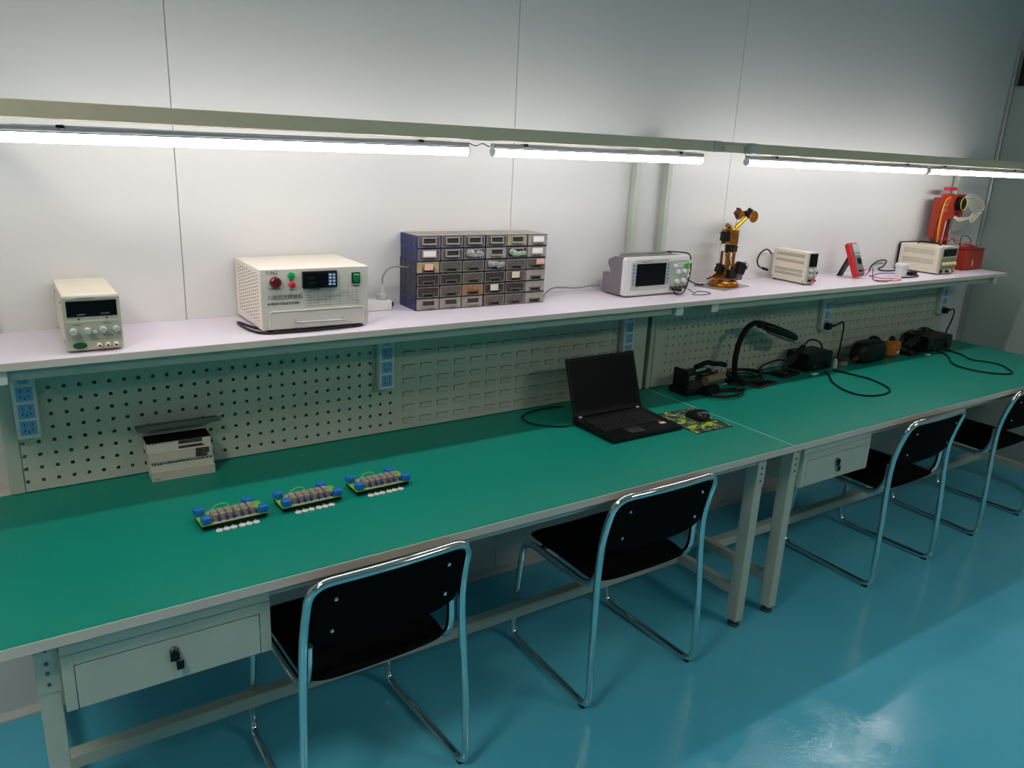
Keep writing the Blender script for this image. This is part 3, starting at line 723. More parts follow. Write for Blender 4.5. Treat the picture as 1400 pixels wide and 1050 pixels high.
# oscilloscope
t = thing('oscilloscope', 'white and grey digital oscilloscope with a black screen on the shelf', 'oscilloscope', (-.288, .660, ZS), .012)
obj('rear_case', MB().prism([(.022, .006), (.145, .006), (.145, .085), (.095, .088), (.118, .122), (.118, .138), (.085, .154), (.022, .156)], 'x', .006, .335), mat('scope_rear', rgb(122, 116, 122), .5), t)
obj('front_bezel', MB().prism([(-.004, .012), (.006, .006), (.335, .006), (.345, .014), (.350, .150), (.342, .158), (.004, .158), (-.004, .150)], 'y', .004, .0225), WHITEP, t)
obj('bezel_face', MB().rbox(.002, .342, .000, .0045, .010, .153, .002, 2), WHITEP, t)
obj('upper_lip', MB().rbox(.222, .344, -.003, .004, .137, .1575, .003, 2), WHITEP, t)
obj('screen_surround', MB().prism([(.026, .030), (.222, .030), (.236, .040), (.236, .140), (.222, .1485), (.052, .1485), (.042, .140), (.026, .138)], 'y', -.0016, -.0002), LGREY, t)
obj('screen', MB().rbox(.050, .213, -.003, -.0017, .044, .133, .0008, 1), SCREEN, t)
text('lettering', 'DIGITAL OSCILLOSCOPE', .0052, INK, t, (.072, -.0018, .1385))
for k in range(6):
    obj('soft_key', MB().rbox(.031, .042, -.004, -.0017, .050+k*.0145, .060+k*.0145, .001, 1), mat('blue_grey_key', rgb(120, 140, 176), .45), t)
for k in range(6):
    obj('soft_key', MB().rbox(.219, .231, -.004, -.0017, .050+k*.0145, .060+k*.0145, .001, 1), MATS['blue_grey_key'], t)
obj('control_panel', MB().rbox(.238, .343, -.0014, -.0002, .020, .136, .001, 1), mat('panel_grey_green', rgb(178, 186, 176), .5), t)
for x, z, r_ in ((.262, .118, .0078), (.281, .094, .0085), (.317, .096, .0085), (.279, .054, .0095), (.316, .056, .0095), (.339, .096, .0045), (.338, .075, .0045)):
    obj('knob', knob(r_, .013, (x, -.0015, z)), WHITEP, t)
for i in range(5):
    for z in (.124, .1135): obj('button', MB().rbox(.278+i*.0125, .287+i*.0125, -.0035, -.0015, z, z+.006, .0008, 1), WHITEP, t)
for x in (.268, .284, .306, .322): obj('button', MB().rbox(x, x+.009, -.0035, -.0015, .0735, .0795, .0008, 1), LGREY, t)
for x in (.250, .276, .302, .328): obj('input_jack', MB().cyl((x, -.0015, .029), (x, -.014, .029), .0058, n=14), STEEL, t)
obj('green_clip', MB().lathe([(.006, -.003), (.010, -.003), (.010, -.007), (.006, -.007), (.006, -.003)], (.325, -.0015, .117), 16, 'y').box(.328, .341, -.009, -.0045, .104, .128), mat('clip_green', rgb(86, 190, 40), .4), t)
obj('vent_slots', (lambda m: [m.box(.08+k*.022, .094+k*.022, -.0006, -.0001, .020, .0225) for k in range(5)] and m)(MB()), LGREY, t)
for x, y in ((.03, .03), (.31, .03), (.03, .13), (.31, .13)): obj('foot', MB().rbox(x-.014, x+.014, y-.008, y+.008, 0, .0059, .002, 1), GREYP, t)
obj('carry_handle', MB().tube(fillet([(.03, .075, .1565), (.03, .075, .163), (.31, .075, .163), (.31, .075, .1565)], .01, 4), .005, 8), GREYP, t)
obj('tag', MB().rbox(.349, .372, -.004, -.003, .122, .132, .001, 1).xf(Matrix.Translation((.349, 0, .118)) @ Matrix.Rotation(-.75, 4, 'Y') @ Matrix.Translation((-.349, 0, -.118))), WHITEP, t)
tag(obj('probe_cable', MB().tube(spline([(-.040, .640, ZS+.029), (-.052, .622, ZS+.014), (-.035, .615, ZS+.008), (.00, .628, ZS+.010), (.030, .642, ZS+.025), (.058, .655, ZS+.07), (.070, .665, ZS+.12), (.062, .672, ZS+.160), (.03, .69, ZS+.168), (-.02, .72, ZS+.169)], 8), .0028, 8)
        .tube(spline([(.052, .650, ZS+.02), (.080, .640, ZS+.004), (.13, .668, ZS+.003), (.158, .640, ZS+.003), (.140, .605, ZS+.003), (.075, .600, ZS+.003), (.045, .618, ZS+.003)], 8), .0016, 6)
        .cyl((-.045, .645, ZS+.026), (.00, .640, ZS+.020), .006, n=10), BLACK), 'thin black probe cable looped around the right side of the oscilloscope', 'cable')

# gold robot arm
t = thing('gold_robot_arm', 'small gold robot arm with black servos on a grey acrylic plate', 'robot arm', (.380, .755, ZS))
obj('base_plate', MB().prism([(-.140, .042), (-.108, -.112), (.118, -.058), (.080, .085)], 'z', 0, .003), ACRYL, t)
obj('turntable', MB().lathe([(0, .0035), (.066, .0035), (.070, .008), (.068, .016), (.060, .020), (.056, .026), (.050, .028), (0, .028)], (-.005, -.012, 0), 32), GOLD, t)
obj('servo_cage', MB().rbox(.040, .078, -.045, -.005, .0285, .062, .003, 1), mat('smoked_servo', rgb(96, 84, 84), .3, var=.4, scale=60), t)
obj('upper_deck', MB().prism([(-.07, -.04), (.03, -.055), (.06, -.02), (.05, .03), (-.05, .035)], 'z', .036, .040), GOLD, t)
obj('deck_spacer', MB().cyl((-.03, -.02, .028), (-.03, -.02, .036), .005, n=10).cyl((.03, -.02, .028), (.03, -.02, .036), .005, n=10).cyl((0, .02, .028), (0, .02, .036), .005, n=10), ALU, t)
for y in (-.034, .018):
    b = MB().prism([(-.055, .040), (-.085, .034), (-.078, .028), (-.02, .040), (.03, .040), (.055, .075), (.060, .104), (.045, .112), (.030, .100), (.012, .066), (-.02, .060)], 'y', y, y+.004)
    obj('shoulder_bracket', b, GOLD, t)
def servo(cx, cy, cz, ry, sc=1.):
    m = MB().rbox(-.020, .020, -.010, .010, -.018, .018, .002, 1).rbox(-.027, .027, -.010, .010, .008, .011, .001, 1).cyl((.010, 0, .018), (.010, 0, .024), .006, n=12)
    m.xf(Matrix.Translation((cx, cy, cz)) @ Matrix.Rotation(ry, 4, 'Y') @ Matrix.Scale(sc, 4))
    return m
obj('servo', servo(-.052, -.020, .080, .5, 1.05), BLACK, t)
obj('servo', servo(.062, -.040, .082, .45, 1.25), BLACK, t)
obj('servo', servo(-.005, -.045, .062, 1.4, 1.0), BLACK, t)
obj('servo', servo(-.040, -.02, .222, .1, 1.15), BLACK, t)
obj('servo', servo(.002, -.014, .168, 0, 1.0), BLACK, t)
obj('servo', servo(.032, -.014, .166, 0, .8), mat('brown_servo', rgb(60, 42, 34), .4), t)
for x in (-.020, .014):
    obj('lower_arm_plate', MB().rbox(x, x+.017, -.030, -.026, .070, .155, .002, 1).rbox(x, x+.017, .010, .014, .070, .155, .002, 1), GOLD, t)
    obj('arm_rod', MB().cyl((x+.008, -.022, .07), (x+.008, -.022, .15), .004, n=10), GOLDB, t)
obj('elbow_bracket', MB().rbox(-.022, .032, -.034, -.029, .185, .252, .004, 2).rbox(-.022, .032, .012, .016, .185, .252, .004, 2).rbox(-.022, .032, -.0288, .0118, .240, .246, .002, 1).rbox(-.010, .022, -.029, .012, .190, .200, .002, 1), GOLD, t)
obj('elbow_gear', MB().cyl((-.028, -.012, .268), (-.010, -.012, .262), .011, n=12).cyl((.008, -.036, .225), (.008, -.0345, .225), .012, n=14), mat('brass_brown', rgb(150, 110, 60), .3, metal=.8), t)
obj('forearm', MB().cyl((.012, -.012, .246), (.088, -.012, .300), .0095, n=16), GOLDB, t)
obj('wrist_servo', servo(.038, -.010, .318, .9, .95), mat('maroon_servo', rgb(92, 40, 32), .4, var=.4, scale=90), t)
obj('wrist_bracket', MB().rbox(.020, .058, -.028, -.024, .300, .328, .002, 1).xf(Matrix.Translation((.04, 0, .315)) @ Matrix.Rotation(-.5, 4, 'Y') @ Matrix.Translation((-.04, 0, -.315))), GOLD, t)
obj('gripper_servo', servo(.102, -.012, .318, -.35, .95), BLACK, t)
obj('gripper', MB().lathe([(.006, -.004), (.025, -.004), (.027, 0), (.025, .004), (.006, .004), (.006, -.004)], (.128, -.022, .306), 20, 'y').rbox(.10, .135, -.030, -.026, .284, .296, .003, 1), GOLD, t)
obj('wires', MB().tube(spline([(-.045, -.03, .20), (-.060, -.045, .175), (-.064, -.05, .150), (-.040, -.05, .130), (-.020, -.045, .105), (-.025, -.04, .075)], 6), .0016, 6)
    .tube(spline([(-.020, -.035, .24), (-.030, -.045, .19), (-.012, -.05, .15), (-.025, -.05, .12), (-.01, -.045, .09)], 6), .0016, 6)
    .tube(spline([(.03, -.025, .31), (.008, -.03, .285), (0, -.035, .255), (-.012, -.038, .225)], 6), .0014, 6), mat('brown_wire', rgb(96, 38, 26), .5), t)
obj('thin_wire', MB().tube(spline([(-.055, -.045, .150), (-.070, -.05, .115), (-.088, -.05, .085), (-.080, -.05, .060), (-.070, -.045, .045)], 6), .0009, 6)
    .tube(spline([(.045, -.05, .105), (.075, -.05, .112), (.098, -.05, .095), (.098, -.05, .08)], 6), .0012, 6), BLACK, t)
tag(obj('robot_power_cable', MB().tube(spline([(.085, .700, ZS+.055), (.13, .72, ZS+.040), (.19, .75, ZS+.022), (.240, .775, ZS+.010), (.275, .772, ZS+.0066)], 8), .0034, 8), BLACK),
    'black cable running from the oscilloscope to the gold robot arm', 'cable')

# vented power supply (middle right)
def vents(t, x, y0, y1, rows, n, pitch_m=INK):
    s_ = MB().box(-.0005, .0001, -.0028, .0028, -.0014, .0014).mesh('vent_slot', pitch_m)
    for z in rows:
        for k in range(n):
            o = obj('vent_slot', s_, None, t); o.location = (x, y0+(y1-y0)*k/(n-1), z)
t = thing('bench_power_supply', 'cream vented power supply between the gold robot arm and the multimeter', 'power supply', (.798, .622, ZS), -.045)
obj('case', MB().rbox(0, .062, .008, .208, .006, .150, .003, 2), CREAM, t)
obj('front_frame', MB().rbox(-.001, .063, 0, .0078, .005, .151, .002, 1), PSUF, t)
obj('display', MB().rbox(.004, .059, -.002, -.0002, .085, .146, .0008, 1), SCREEN, t)
obj('lower_panel', MB().rbox(.004, .059, -.002, -.0002, .010, .081, .0008, 1), mat('psu_panel', rgb(168, 172, 158), .45), t)
for x, z in ((.016, .068), (.046, .068), (.016, .046), (.046, .046)): obj('knob', knob(.0075, .014, (x, -.002, z)), LGREY, t)
for x, m_ in ((.014, BLACK), (.031, mat('terminal_orange', rgb(190, 120, 50), .4)), (.048, RED)): obj('terminal', knob(.0055, .013, (x, -.002, .022)), m_, t)
vents(t, 0, .030, .185, (.133, .126, .104, .097, .062, .055, .044, .037), 22)
for x, y in ((.01, .02), (.052, .02), (.01, .19), (.052, .19)): obj('foot', MB().cyl((x, y, 0), (x, y, .0059), .008, .009, 12), BLACKR, t)
for y, z in ((.02, .016), (.20, .016)): obj('screw', MB().cyl((-.0002, y, z), (-.0016, y, z), .003, n=10), STEEL, t)
tag(obj('supply_cable', MB().tube(spline([(.790, .828, ZS+.122), (.760, .834, ZS+.142), (.72, .835, ZS+.128), (.700, .835, ZS+.095), (.710, .832, ZS+.065), (.745, .830, ZS+.050)], 8), .0036, 8).cyl((.742, .830, ZS+.052), (.775, .829, ZS+.044), .007, n=10), BLACK),
    'black cable bowed out behind the left side of the middle power supply', 'cable')
tag(obj('supply_plug_cable', MB().rbox(.880, .930, .745, .765, ZS+.050, ZS+.070, .004, 2).tube(spline([(.925, .755, ZS+.062), (.985, .74, ZS+.060), (1.03, .735, ZS+.046), (1.03, .735, ZS+.026), (.98, .75, ZS+.018), (.90, .77, ZS+.012), (.86, .79, ZS+.004)], 8), .0036, 8), BLACK),
    'black plug and cable hanging on the right side of the middle power supply', 'cable')
tag(obj('white_adapter', MB().rbox(1.00, 1.10, .79, .835, ZS, ZS+.014, .004, 2), WHITEP), 'flat white adapter lying against the wall behind the middle power supply', 'adapter')

# multimeter
t = thing('multimeter', 'red multimeter leaning back on its black kickstand', 'multimeter', (1.262, .652, ZS), .10)
MT = Matrix.Rotation(-.42, 4, 'X')
def T(mb): return mb.xf(Matrix.Translation((0, 0, .0158)) @ MT)
obj('holster', T(MB().rbox(0, .078, .004, .038, .002, .178, .010, 3)), RED, t)
obj('face', T(MB().rbox(.008, .070, -.0004, .0055, .010, .170, .004, 2)), mat('meter_grey', rgb(112, 112, 118), .5), t)
obj('lcd', T(MB().rbox(.013, .065, -.0022, -.0006, .126, .162, .001, 1)), LCD, t)
obj('lcd_frame', T(frame_ring(MB(), .010, .068, .122, .166, .003, -.0026, -.0006)), LGREY, t)
obj('dial', T(MB().lathe([(0, -.007), (.015, -.007), (.018, -.0005), (0, -.0005)], (.039, 0, .078), 24, 'y')), BLACK, t)
obj('dial_pointer', T(MB().rbox(.0375, .0405, -.010, -.0072, .064, .092, .001, 1)), BLACK, t)
for k in range(4): obj('button', T(MB().rbox(.013+k*.0135, .0235+k*.0135, -.003, -.0006, .108, .115, .001, 1)), LGREY, t)
for k, m_ in enumerate((BLACK, BLACK, RED, RED)): obj('jack', T(MB().cyl((.016+k*.015, -.0005, .028), (.016+k*.015, -.004, .028), .0055, n=12)), m_, t)
obj('kickstand', MB().prism([(.055, .150), (.060, .146), (.118, .003), (.118, 0), (.108, 0), (.050, .140)], 'x', .018, .060).xf(Matrix.Translation((0, .008, 0))), BLACK, t)
for nm, m_, pts, lab in (
    ('test_lead', BLACK, [(1.285, .632, ZS+.022), (1.33, .640, ZS+.045), (1.40, .68, ZS+.055), (1.47, .71, ZS+.035), (1.46, .70, ZS+.005), (1.40, .66, ZS+.003), (1.33, .61, ZS+.003), (1.30, .57, ZS+.003), (1.33, .55, ZS+.003), (1.42, .57, ZS+.003)], 'thin black test lead looping from the multimeter'),
    ('test_lead', RWIRE, [(1.315, .632, ZS+.022), (1.36, .625, ZS+.012), (1.42, .62, ZS+.004), (1.47, .605, ZS+.003), (1.50, .57, ZS+.003), (1.44, .545, ZS+.003), (1.36, .56, ZS+.004), (1.32, .59, ZS+.004)], 'red test lead lying on the shelf in front of the multimeter')):
    tag(obj(nm, MB().tube(spline(pts, 8), .0022, 6), m_), lab, 'test lead')
tag(obj('blue_test_lead', MB().tube(spline([(1.42, .69, ZS+.003), (1.50, .715, ZS+.003), (1.58, .74, ZS+.003), (1.66, .735, ZS+.003), (1.72, .70, ZS+.003), (1.76, .66, ZS+.003)], 8), .0024, 6), mat('blue_lead', rgb(70, 70, 150), .5)),
    'dark blue lead running behind the white lidded cup', 'test lead')

# white lidded cup
t = thing('lidded_cup', 'small white lidded cup in front of the right-hand power supply', 'cup', (1.600, .632, ZS))
obj('body', MB().lathe([(0, 0), (.026, 0), (.0275, .004), (.0285, .052), (0, .052)], (0, 0, 0), 28), WHITEP, t)
obj('lid', MB().lathe([(0, .0525), (.032, .0525), (.0335, .056), (.0335, .068), (.031, .0715), (0, .073)], (0, 0, 0), 28), WHITEP, t)
tag(obj('black_plug', MB().tube(spline([(1.64, .665, ZS+.010), (1.68, .66, ZS+.011), (1.72, .65, ZS+.012)], 5), .010, 10).rbox(1.715, 1.765, .632, .662, ZS, ZS+.022, .006, 2)
        .tube(spline([(1.74, .645, ZS+.006), (1.75, .62, ZS+.004), (1.70, .598, ZS+.004), (1.62, .592, ZS+.004), (1.56, .60, ZS+.004)], 6), .0034, 8), BLACK), 'black plug and cable lying beside the white lidded cup', 'plug')
tag(obj('wall_cable', MB().tube(spline([(1.62, .82, ZS+.004), (1.66, .835, ZS+.03), (1.73, .84, ZS+.052), (1.80, .84, ZS+.05), (1.78, .84, ZS+.02), (1.72, .83, ZS+.012), (1.70, .80, ZS+.006), (1.78, .78, ZS+.005), (1.86, .80, ZS+.012)], 8), .0038, 8), BLACK),
    'black cable coiled at the wall behind the white lidded cup', 'cable')

# right power supply
t = thing('bench_power_supply', 'wide cream power supply with carrying handle in front of the orange robot arm', 'power supply', (1.918, .606, ZS), .03)
obj('case', MB().rbox(0, .178, .010, .232, .006, .148, .003, 2), CREAM, t)
obj('front_frame', MB().rbox(-.001, .179, 0, .0098, .005, .1495, .002, 1), PSUF, t)
obj('display', MB().rbox(.022, .165, -.002, -.0002, .098, .138, .0008, 1), SCREEN, t)
obj('lower_panel', MB().rbox(.010, .170, -.002, -.0002, .030, .090, .0008, 1), mat('psu_panel2', rgb(120, 124, 110), .45), t)
for x in (.03, .068, .106, .144): obj('knob', knob(.009, .016, (x, -.002, .058)), mat('yellow_knob', rgb(214, 206, 140), .45), t)
obj('power_switch', MB().rbox(.012, .038, -.005, -.0002, .010, .026, .001, 1), BLACK, t)
for x, m_ in ((.08, BLACK), (.11, LGREY), (.14, RED)): obj('terminal', knob(.0065, .015, (x, -.0002, .018)), m_, t)
vents(t, 0, .040, .205, (.125, .118, .111, .104, .075, .068, .061, .054), 20, mat('vent_shadow', rgb(130, 126, 112), .6))
obj('rear_frame', MB().rbox(-.004, .182, .2325, .2385, .003, .153, .002, 1), BLACK, t)
obj('carry_handle', MB().tube(fillet([(.10, .06, .148), (.10, .07, .158), (.10, .18, .158), (.10, .19, .148)], .008, 4), .005, 8), BLACK, t)
for x, y in ((.02, .03), (.158, .03), (.02, .21), (.158, .21)): obj('foot', MB().cyl((x, y, 0), (x, y, .0059), .008, .009, 12), BLACKR, t)
text('lettering', 'DC POWER SUPPLY', .0075, INK, t, (.05, -.0003, .141))

# red-orange control box
t = thing('control_box', 'orange-red metal box with a pale symbol at the right end of the shelf', 'box', (2.287, .657, ZS), .03)
obj('body', MB().rbox(0, .212, 0, .112, .005, .116, .003, 2), ORANGE, t)
obj('lid', MB().rbox(-.002, .214, -.002, .114, .1165, .1225, .002, 1), ORANGED, t)
obj('symbol', MB().tube(spline([(.085, -.0008, .058), (.092, -.0008, .052), (.088, -.0008, .038), (.094, -.0008, .026), (.084, -.0008, .030)], 5), .0018, 6).tube([(.084, -.0008, .048), (.100, -.0008, .042)], .0014, 6), CREAM, t)
for x, y in ((.02, .02), (.19, .02), (.02, .095), (.19, .095)): obj('foot', MB().cyl((x, y, 0), (x, y, .0049), .008, .009, 12), BLACKR, t)
for k in range(3):
    dx = random.uniform(-.02, .02)
    tag(obj('red_wire', MB().tube(spline([(2.30+dx, .70, ZS+.1235+k*.003), (2.34, .73+dx, ZS+.135+k*.004), (2.40+dx, .72, ZS+.134+k*.006), (2.44, .69+dx*.5, ZS+.130), (2.36+dx, .68, ZS+.128+k*.003), (2.31, .72, ZS+.128)], 8), .0020, 6), RWIRE),
        ['red wire coiled on the orange-red box, lowest loop', 'red wire coiled on the orange-red box, middle loop', 'red wire coiled on the orange-red box, top loop'][k], 'wire', 'red wires heaped on the orange-red box')
tag(obj('black_wire', MB().tube(spline([(2.40, .76, ZS+.125), (2.43, .775, ZS+.175), (2.50, .78, ZS+.180), (2.56, .78, ZS+.150), (2.50, .76, ZS+.128)], 8), .0022, 6), BLACK), 'thin black wire arching over the orange-red box', 'wire')

# orange robot arm standing behind
t = thing('orange_robot_arm', 'orange-red robot arm with a bundle of white wires, standing at the shelf end', 'robot arm', (2.19, .785, ZS))
obj('base_block', MB().rbox(-.086, .088, -.040, .045, 0, .05, .004, 1), ORANGED, t)
obj('upright_plate', MB().prism([(-.086, .05), (-.022, .05), (-.012, .27), (.048, .29), (.088, .34), (.088, .415), (-.008, .424), (-.090, .422), (-.102, .405), (-.104, .170), (-.086, .160)], 'y', -.030, -.024), ORANGE, t)
obj('upright_plate', MB().prism([(.035, .05), (.140, .05), (.115, .298), (.030, .298)], 'y', .012, .018), ORANGED, t)
obj('flange', MB().rbox(-.102, -.094, -.0239, .012, .175, .40, .001, 1), ORANGE, t)
obj('linkage_rod', MB().cyl((-.004, -.015, .05), (.020, -.015, .30), .0055, n=12), WHITEP, t)
obj('motor', MB().lathe([(0, -.03), (.028, -.03), (.040, -.022), (.042, .01), (0, .01)], (.085, -.032, .370), 24, 'y'), BLACK, t)
obj('motor_ring', MB().lathe([(.035, -.034), (.038, -.034), (.038, -.031), (.035, -.031), (.035, -.034)], (.085, -.032, .370), 24, 'y'), YEL, t)
obj('joint_bracket', MB().rbox(.11, .150, -.035, .005, .300, .420, .003, 1).rbox(.05, .15, -.028, .0, .292, .304, .002, 1), mat('crimson_part', rgb(150, 24, 40), .4), t)
obj('top_bar', MB().rbox(-.068, .052, -.030, -.010, .440, .458, .005, 2), mat('pink_red_bar', rgb(214, 30, 60), .4), t)
obj('bar_post', MB().cyl((.044, -.020, .424), (.044, -.020, .441), .006, n=10), ALU, t)
for k, (x, z) in enumerate(((-.06, .33), (-.06, .36), (-.03, .33), (-.03, .36), (-.07, .15))): obj('bolt', MB().cyl((x, -.0301, z), (x, -.034, z), .005, n=8), ALU, t)
for k in range(7):
    a = k*.0095; q = random.uniform(-.010, .010)
    obj('white_wire', MB().tube(spline([(.120, -.036, .402-a*.3), (.165, -.045, .418-a+q), (.235, -.05+q, .415-a*1.6), (.315+q, -.052, .378-a), (.350-a, -.05, .345-a*.6), (.310, -.05+q, .322-a*.3), (.24+q, -.046, .318-a), (.215, -.04, .285+q), (.12, -.036, .285-a*.3+q), (.06, -.036, .292+q)], 7), .0027, 5), WWIRE, t)
obj('side_wire', MB().tube(spline([(-.02, -.036, .405), (-.07, -.040, .385), (-.095, -.044, .33), (-.105, -.046, .24), (-.095, -.046, .175), (-.07, -.044, .06)], 8), .0024, 6), YEL, t)
obj('side_wire', MB().tube(spline([(.0, -.036, .395), (-.05, -.040, .37), (-.085, -.044, .30), (-.088, -.046, .22), (-.075, -.046, .14), (-.03, -.044, .10)], 8), .0020, 6), mat('orange_wire', rgb(220, 110, 50), .5), t)
obj('side_wire', MB().tube(spline([(-.105, -.036, .28), (-.120, -.040, .22), (-.128, -.044, .18), (-.132, -.046, .1575)], 8), .0020, 6), BLACK, t)
tag(obj('red_wire_tangle', MB().tube(spline([(2.10, .735, ZS+.16), (2.13, .73, ZS+.19), (2.18, .72, ZS+.165), (2.24, .725, ZS+.180), (2.29, .735, ZS+.150), (2.34, .73, ZS+.150)], 8), .0022, 6)
        .tube(spline([(2.08, .73, ZS+.175), (2.15, .735, ZS+.165), (2.20, .73, ZS+.185), (2.27, .735, ZS+.165), (2.33, .74, ZS+.160)], 8), .0022, 6), RWIRE), 'red wires strung from the orange robot arm across to the box', 'wire')

# ------------------------------------------------------------------ things on the desks
ZD = .7517
# books
def book(label, z, h, dx, dy, rz, pm, cov, prints=()):
    t = thing('book', label, 'book', (-2.040+dx, .700+dy, z), rz, 'thick white books stacked against the pegboard')
    w_, d_ = .176, .072
    obj('pages', MB().rbox(.0, w_, .0, d_, .0008, h-.0008, .0006, 1), pm, t)
    obj('cover', MB().box(-.0006, w_+.0006, -.0006, d_+.0002, 0, .0007), LABELW, t)
    obj('cover', MB().box(-.0006, w_+.0006, -.0006, d_+.0002, h-.0007, h), cov, t)
    for (x0, x1, z0, z1, m_) in prints: obj('print', MB().box(x0, x1, -.0012, -.0007, z0, z1), m_, t)
    return t
hz = ZD; hs = [.0275, .0275, .0315, .0305]
def char_row(z0, z1, x0=.004, x1=.172, seed=1):
    r_ = random.Random(seed); out = []; x = x0
    while x < x1:
        w_ = r_.uniform(.004, .009); out.append((x, min(x+w_, x1), z0+r_.uniform(0, .001), z1-r_.uniform(0, .001), INKD)); x += w_+r_.uniform(.001, .003)
    return out
book('thick white book at the bottom of the stack by the pegboard', hz, hs[0], .004, -.002, -.03, PAPER2, LABELC, [(.006, .022, .004, .0048, INK), (.006, .020, .007, .0078, INK)])
book('thick white book second from the bottom of the stack', hz+hs[0]+.0002, hs[1], .002, .001, -.028, PAPER, LABELW, char_row(.0215, .0262))
book('thick white book third from the bottom, grey print at its right end', hz+hs[0]+hs[1]+.0004, hs[2], .0, .0, -.03, PAPER2, LABELC, [(.128, .160, .003, .030, PHOTO), (.160, .166, .012, .029, PHOTO)]+char_row(.0008, .003, seed=3))
book('top book of the stack, black cover and a photo print on its edge', hz+sum(hs[:3])+.0006, hs[3], -.003, .002, -.028, PAPER, BLACKF, [(.085, .152, .004, .012, PHOTO), (.085, .152, .018, .029, PHOTO), (.152, .157, .004, .008, PHOTO)]+[(.006+k*.009, .009+k*.009, .0265, .029, INKD) for k in range(8)])
t = thing('steel_ledge', 'grey steel ledge hooked on the pegboard above the stack of books', 'shelf', (-1.945, .7757, .902))
obj('tray', MB().rbox(-.116, .116, -.050, -.001, .0, .0025, .0008, 1), STEEL, t)
obj('lip', MB().rbox(-.116, .116, -.0525, -.0502, .0, .014, .0008, 1), mat('ledge_grey', rgb(104, 110, 106), .5, metal=.3), t)
obj('hook', MB().box(-.08, -.074, -.001, -.0002, .0026, .006).box(.074, .080, -.001, -.0002, .0026, .006), STEEL, t)

# trimmer boards
def make_board():
    t = thing('circuit_board', '', 'circuit board', (0, 0, 0), 0, 'circuit boards with blue terminals on the left bench')
    obj('base', MB().rbox(0, .170, .004, .082, .0035, .0125, .002, 1).box(.004, .166, .008, .078, .0126, .0150), BLACK, t)
    obj('board', MB().rbox(-.002, .172, .000, .084, .0152, .0172, .0006, 1), PCB, t)
    obj('trace_strip', MB().rbox(.026, .146, .001, .078, .0173, .0182, .0004, 1), mat('pale_board_print', rgb(176, 172, 166), .5, var=.2, scale=120), t)
    tm = MB().rbox(-.003, .021, -.002, .021, .0, .020, .004, 2).cyl((.005, .0, .011), (.005, -.003, .011), .0035, n=10).cyl((.013, .0, .011), (.013, -.003, .011), .0035, n=10).mesh('terminal_block', TERM)
    for i, (x, y, rz) in enumerate(((.004, .002, .1), (.002, .060, .2), (.150, .002, -.1), (.128, .062, .2))):
        o = obj('terminal_block', tm, None, t); o.location = (x, y, .0174); o.rotation_euler = (0, 0, rz)
    rm = MB().rbox(-.001, .0135, 0, .036, .0, .019, .0015, 1).cyl((.0062, .012, .019), (.0062, .012, .0205), .0045, n=12).mesh('trimmer', RELAY)
    bl = MB().rbox(0, .006, 0, .008, 0, .012, .001, 1).mesh('blue_pin', mat('deep_blue_pin', rgb(50, 70, 150), .4))
    dk = MB().lathe([(0, 0), (.0088, 0), (.0088, .0024), (0, .0024)], (0, 0, 0), 16).mesh('pad', LABELW)
    for k, x in enumerate((.030, .049, .067, .089, .107, .126)):
        o = obj('trimmer', rm, None, t); o.location = (x, .012, .0183)
        o = obj('blue_pin', bl, None, t); o.location = (x+.013, .006, .0183)
        o = obj('pad', dk, None, t); o.location = (x+.008, -.010, .0002)
        obj('pad_arm', MB().box(x+.0065, x+.0095, -.006, .0042, .0026, .0038), LGREY, t)
    obj('lime_wire', MB().tube(spline([(.038, .060, .018), (.045, .068, .030), (.062, .072, .036), (.080, .070, .034), (.092, .062, .018)], 6), .0018, 6), GWIRE, t)
    return t
b0 = make_board()
for i, (x, y, rz, lab) in enumerate([(-1.984, .311, .035, 'leftmost of the three circuit boards with blue terminals'),
                                     (-1.773, .318, .02, 'middle circuit board of the three with blue terminals'),
                                     (-1.556, .326, .02, 'rightmost of the three circuit boards, furthest from the books')]):
    o = b0 if i == 0 else copy_tree(b0)
    o.location = (x, y, ZD); o.rotation_euler = (0, 0, rz); o['label'] = lab

# laptop
t = thing('laptop', 'black open laptop with dark screen on the left green bench', 'laptop', (-.598, .312, ZD), .0)
LW, LD, LH = .343, .232, .024
obj('base', MB().prism([(0, .004), (.02, .001), (LD, 0), (LD+.004, .006), (LD, LH), (.012, LH-.008), (0, .014)], 'x', 0, LW), BLACK, t)
obj('palm_rest', MB().prism([(.004, .0155), (.074, .0188), (.074, .0196), (.004, .0163)], 'x', .006, LW-.006), mat('satin_black', rgb(18, 18, 20), .35, spec=.3), t)
def deck(y): return .0155+(y-.004)*(LH-.0143)/(LD-.004)
kb = obj('keyboard', MB().prism([(.076, deck(.076)+.0008), (.195, deck(.195)+.0008), (.195, deck(.195)+.0014), (.076, deck(.076)+.0014)], 'x', .020, LW-.030), BLACKR, t)
key = MB().rbox(0, .0150, 0, .0155, 0, .0022, .0008, 1).mesh('key', mat('key_black', rgb(30, 30, 33), .45, var=.15, scale=200))
for r in range(6):
    for c in range(15):
        if r == 0 and 4 <= c <= 8:
            if c == 4:
                y = .078
                o = obj('space_bar', MB().rbox(0, .083, 0, .0155, 0, .0022, .0008, 1), MATS['key_black'], kb); o.location = (.024+c*.0185, y, deck(y)+.0015); o.rotation_euler = (.04, 0, 0)
            continue
        y = .078+r*.0190; o = obj('key', key, None, kb); o.location = (.024+c*.0185+(.004 if r % 2 else 0), y, deck(y)+.0015); o.rotation_euler = (.04, 0, 0)
obj('touchpad', MB().rbox(.105, .175, .018, .060, .0186, .0198, .0004, 1).box(.105, .175, .063, .070, .0188, .0204), mat('pad_grey', rgb(60, 58, 56), .4), t)
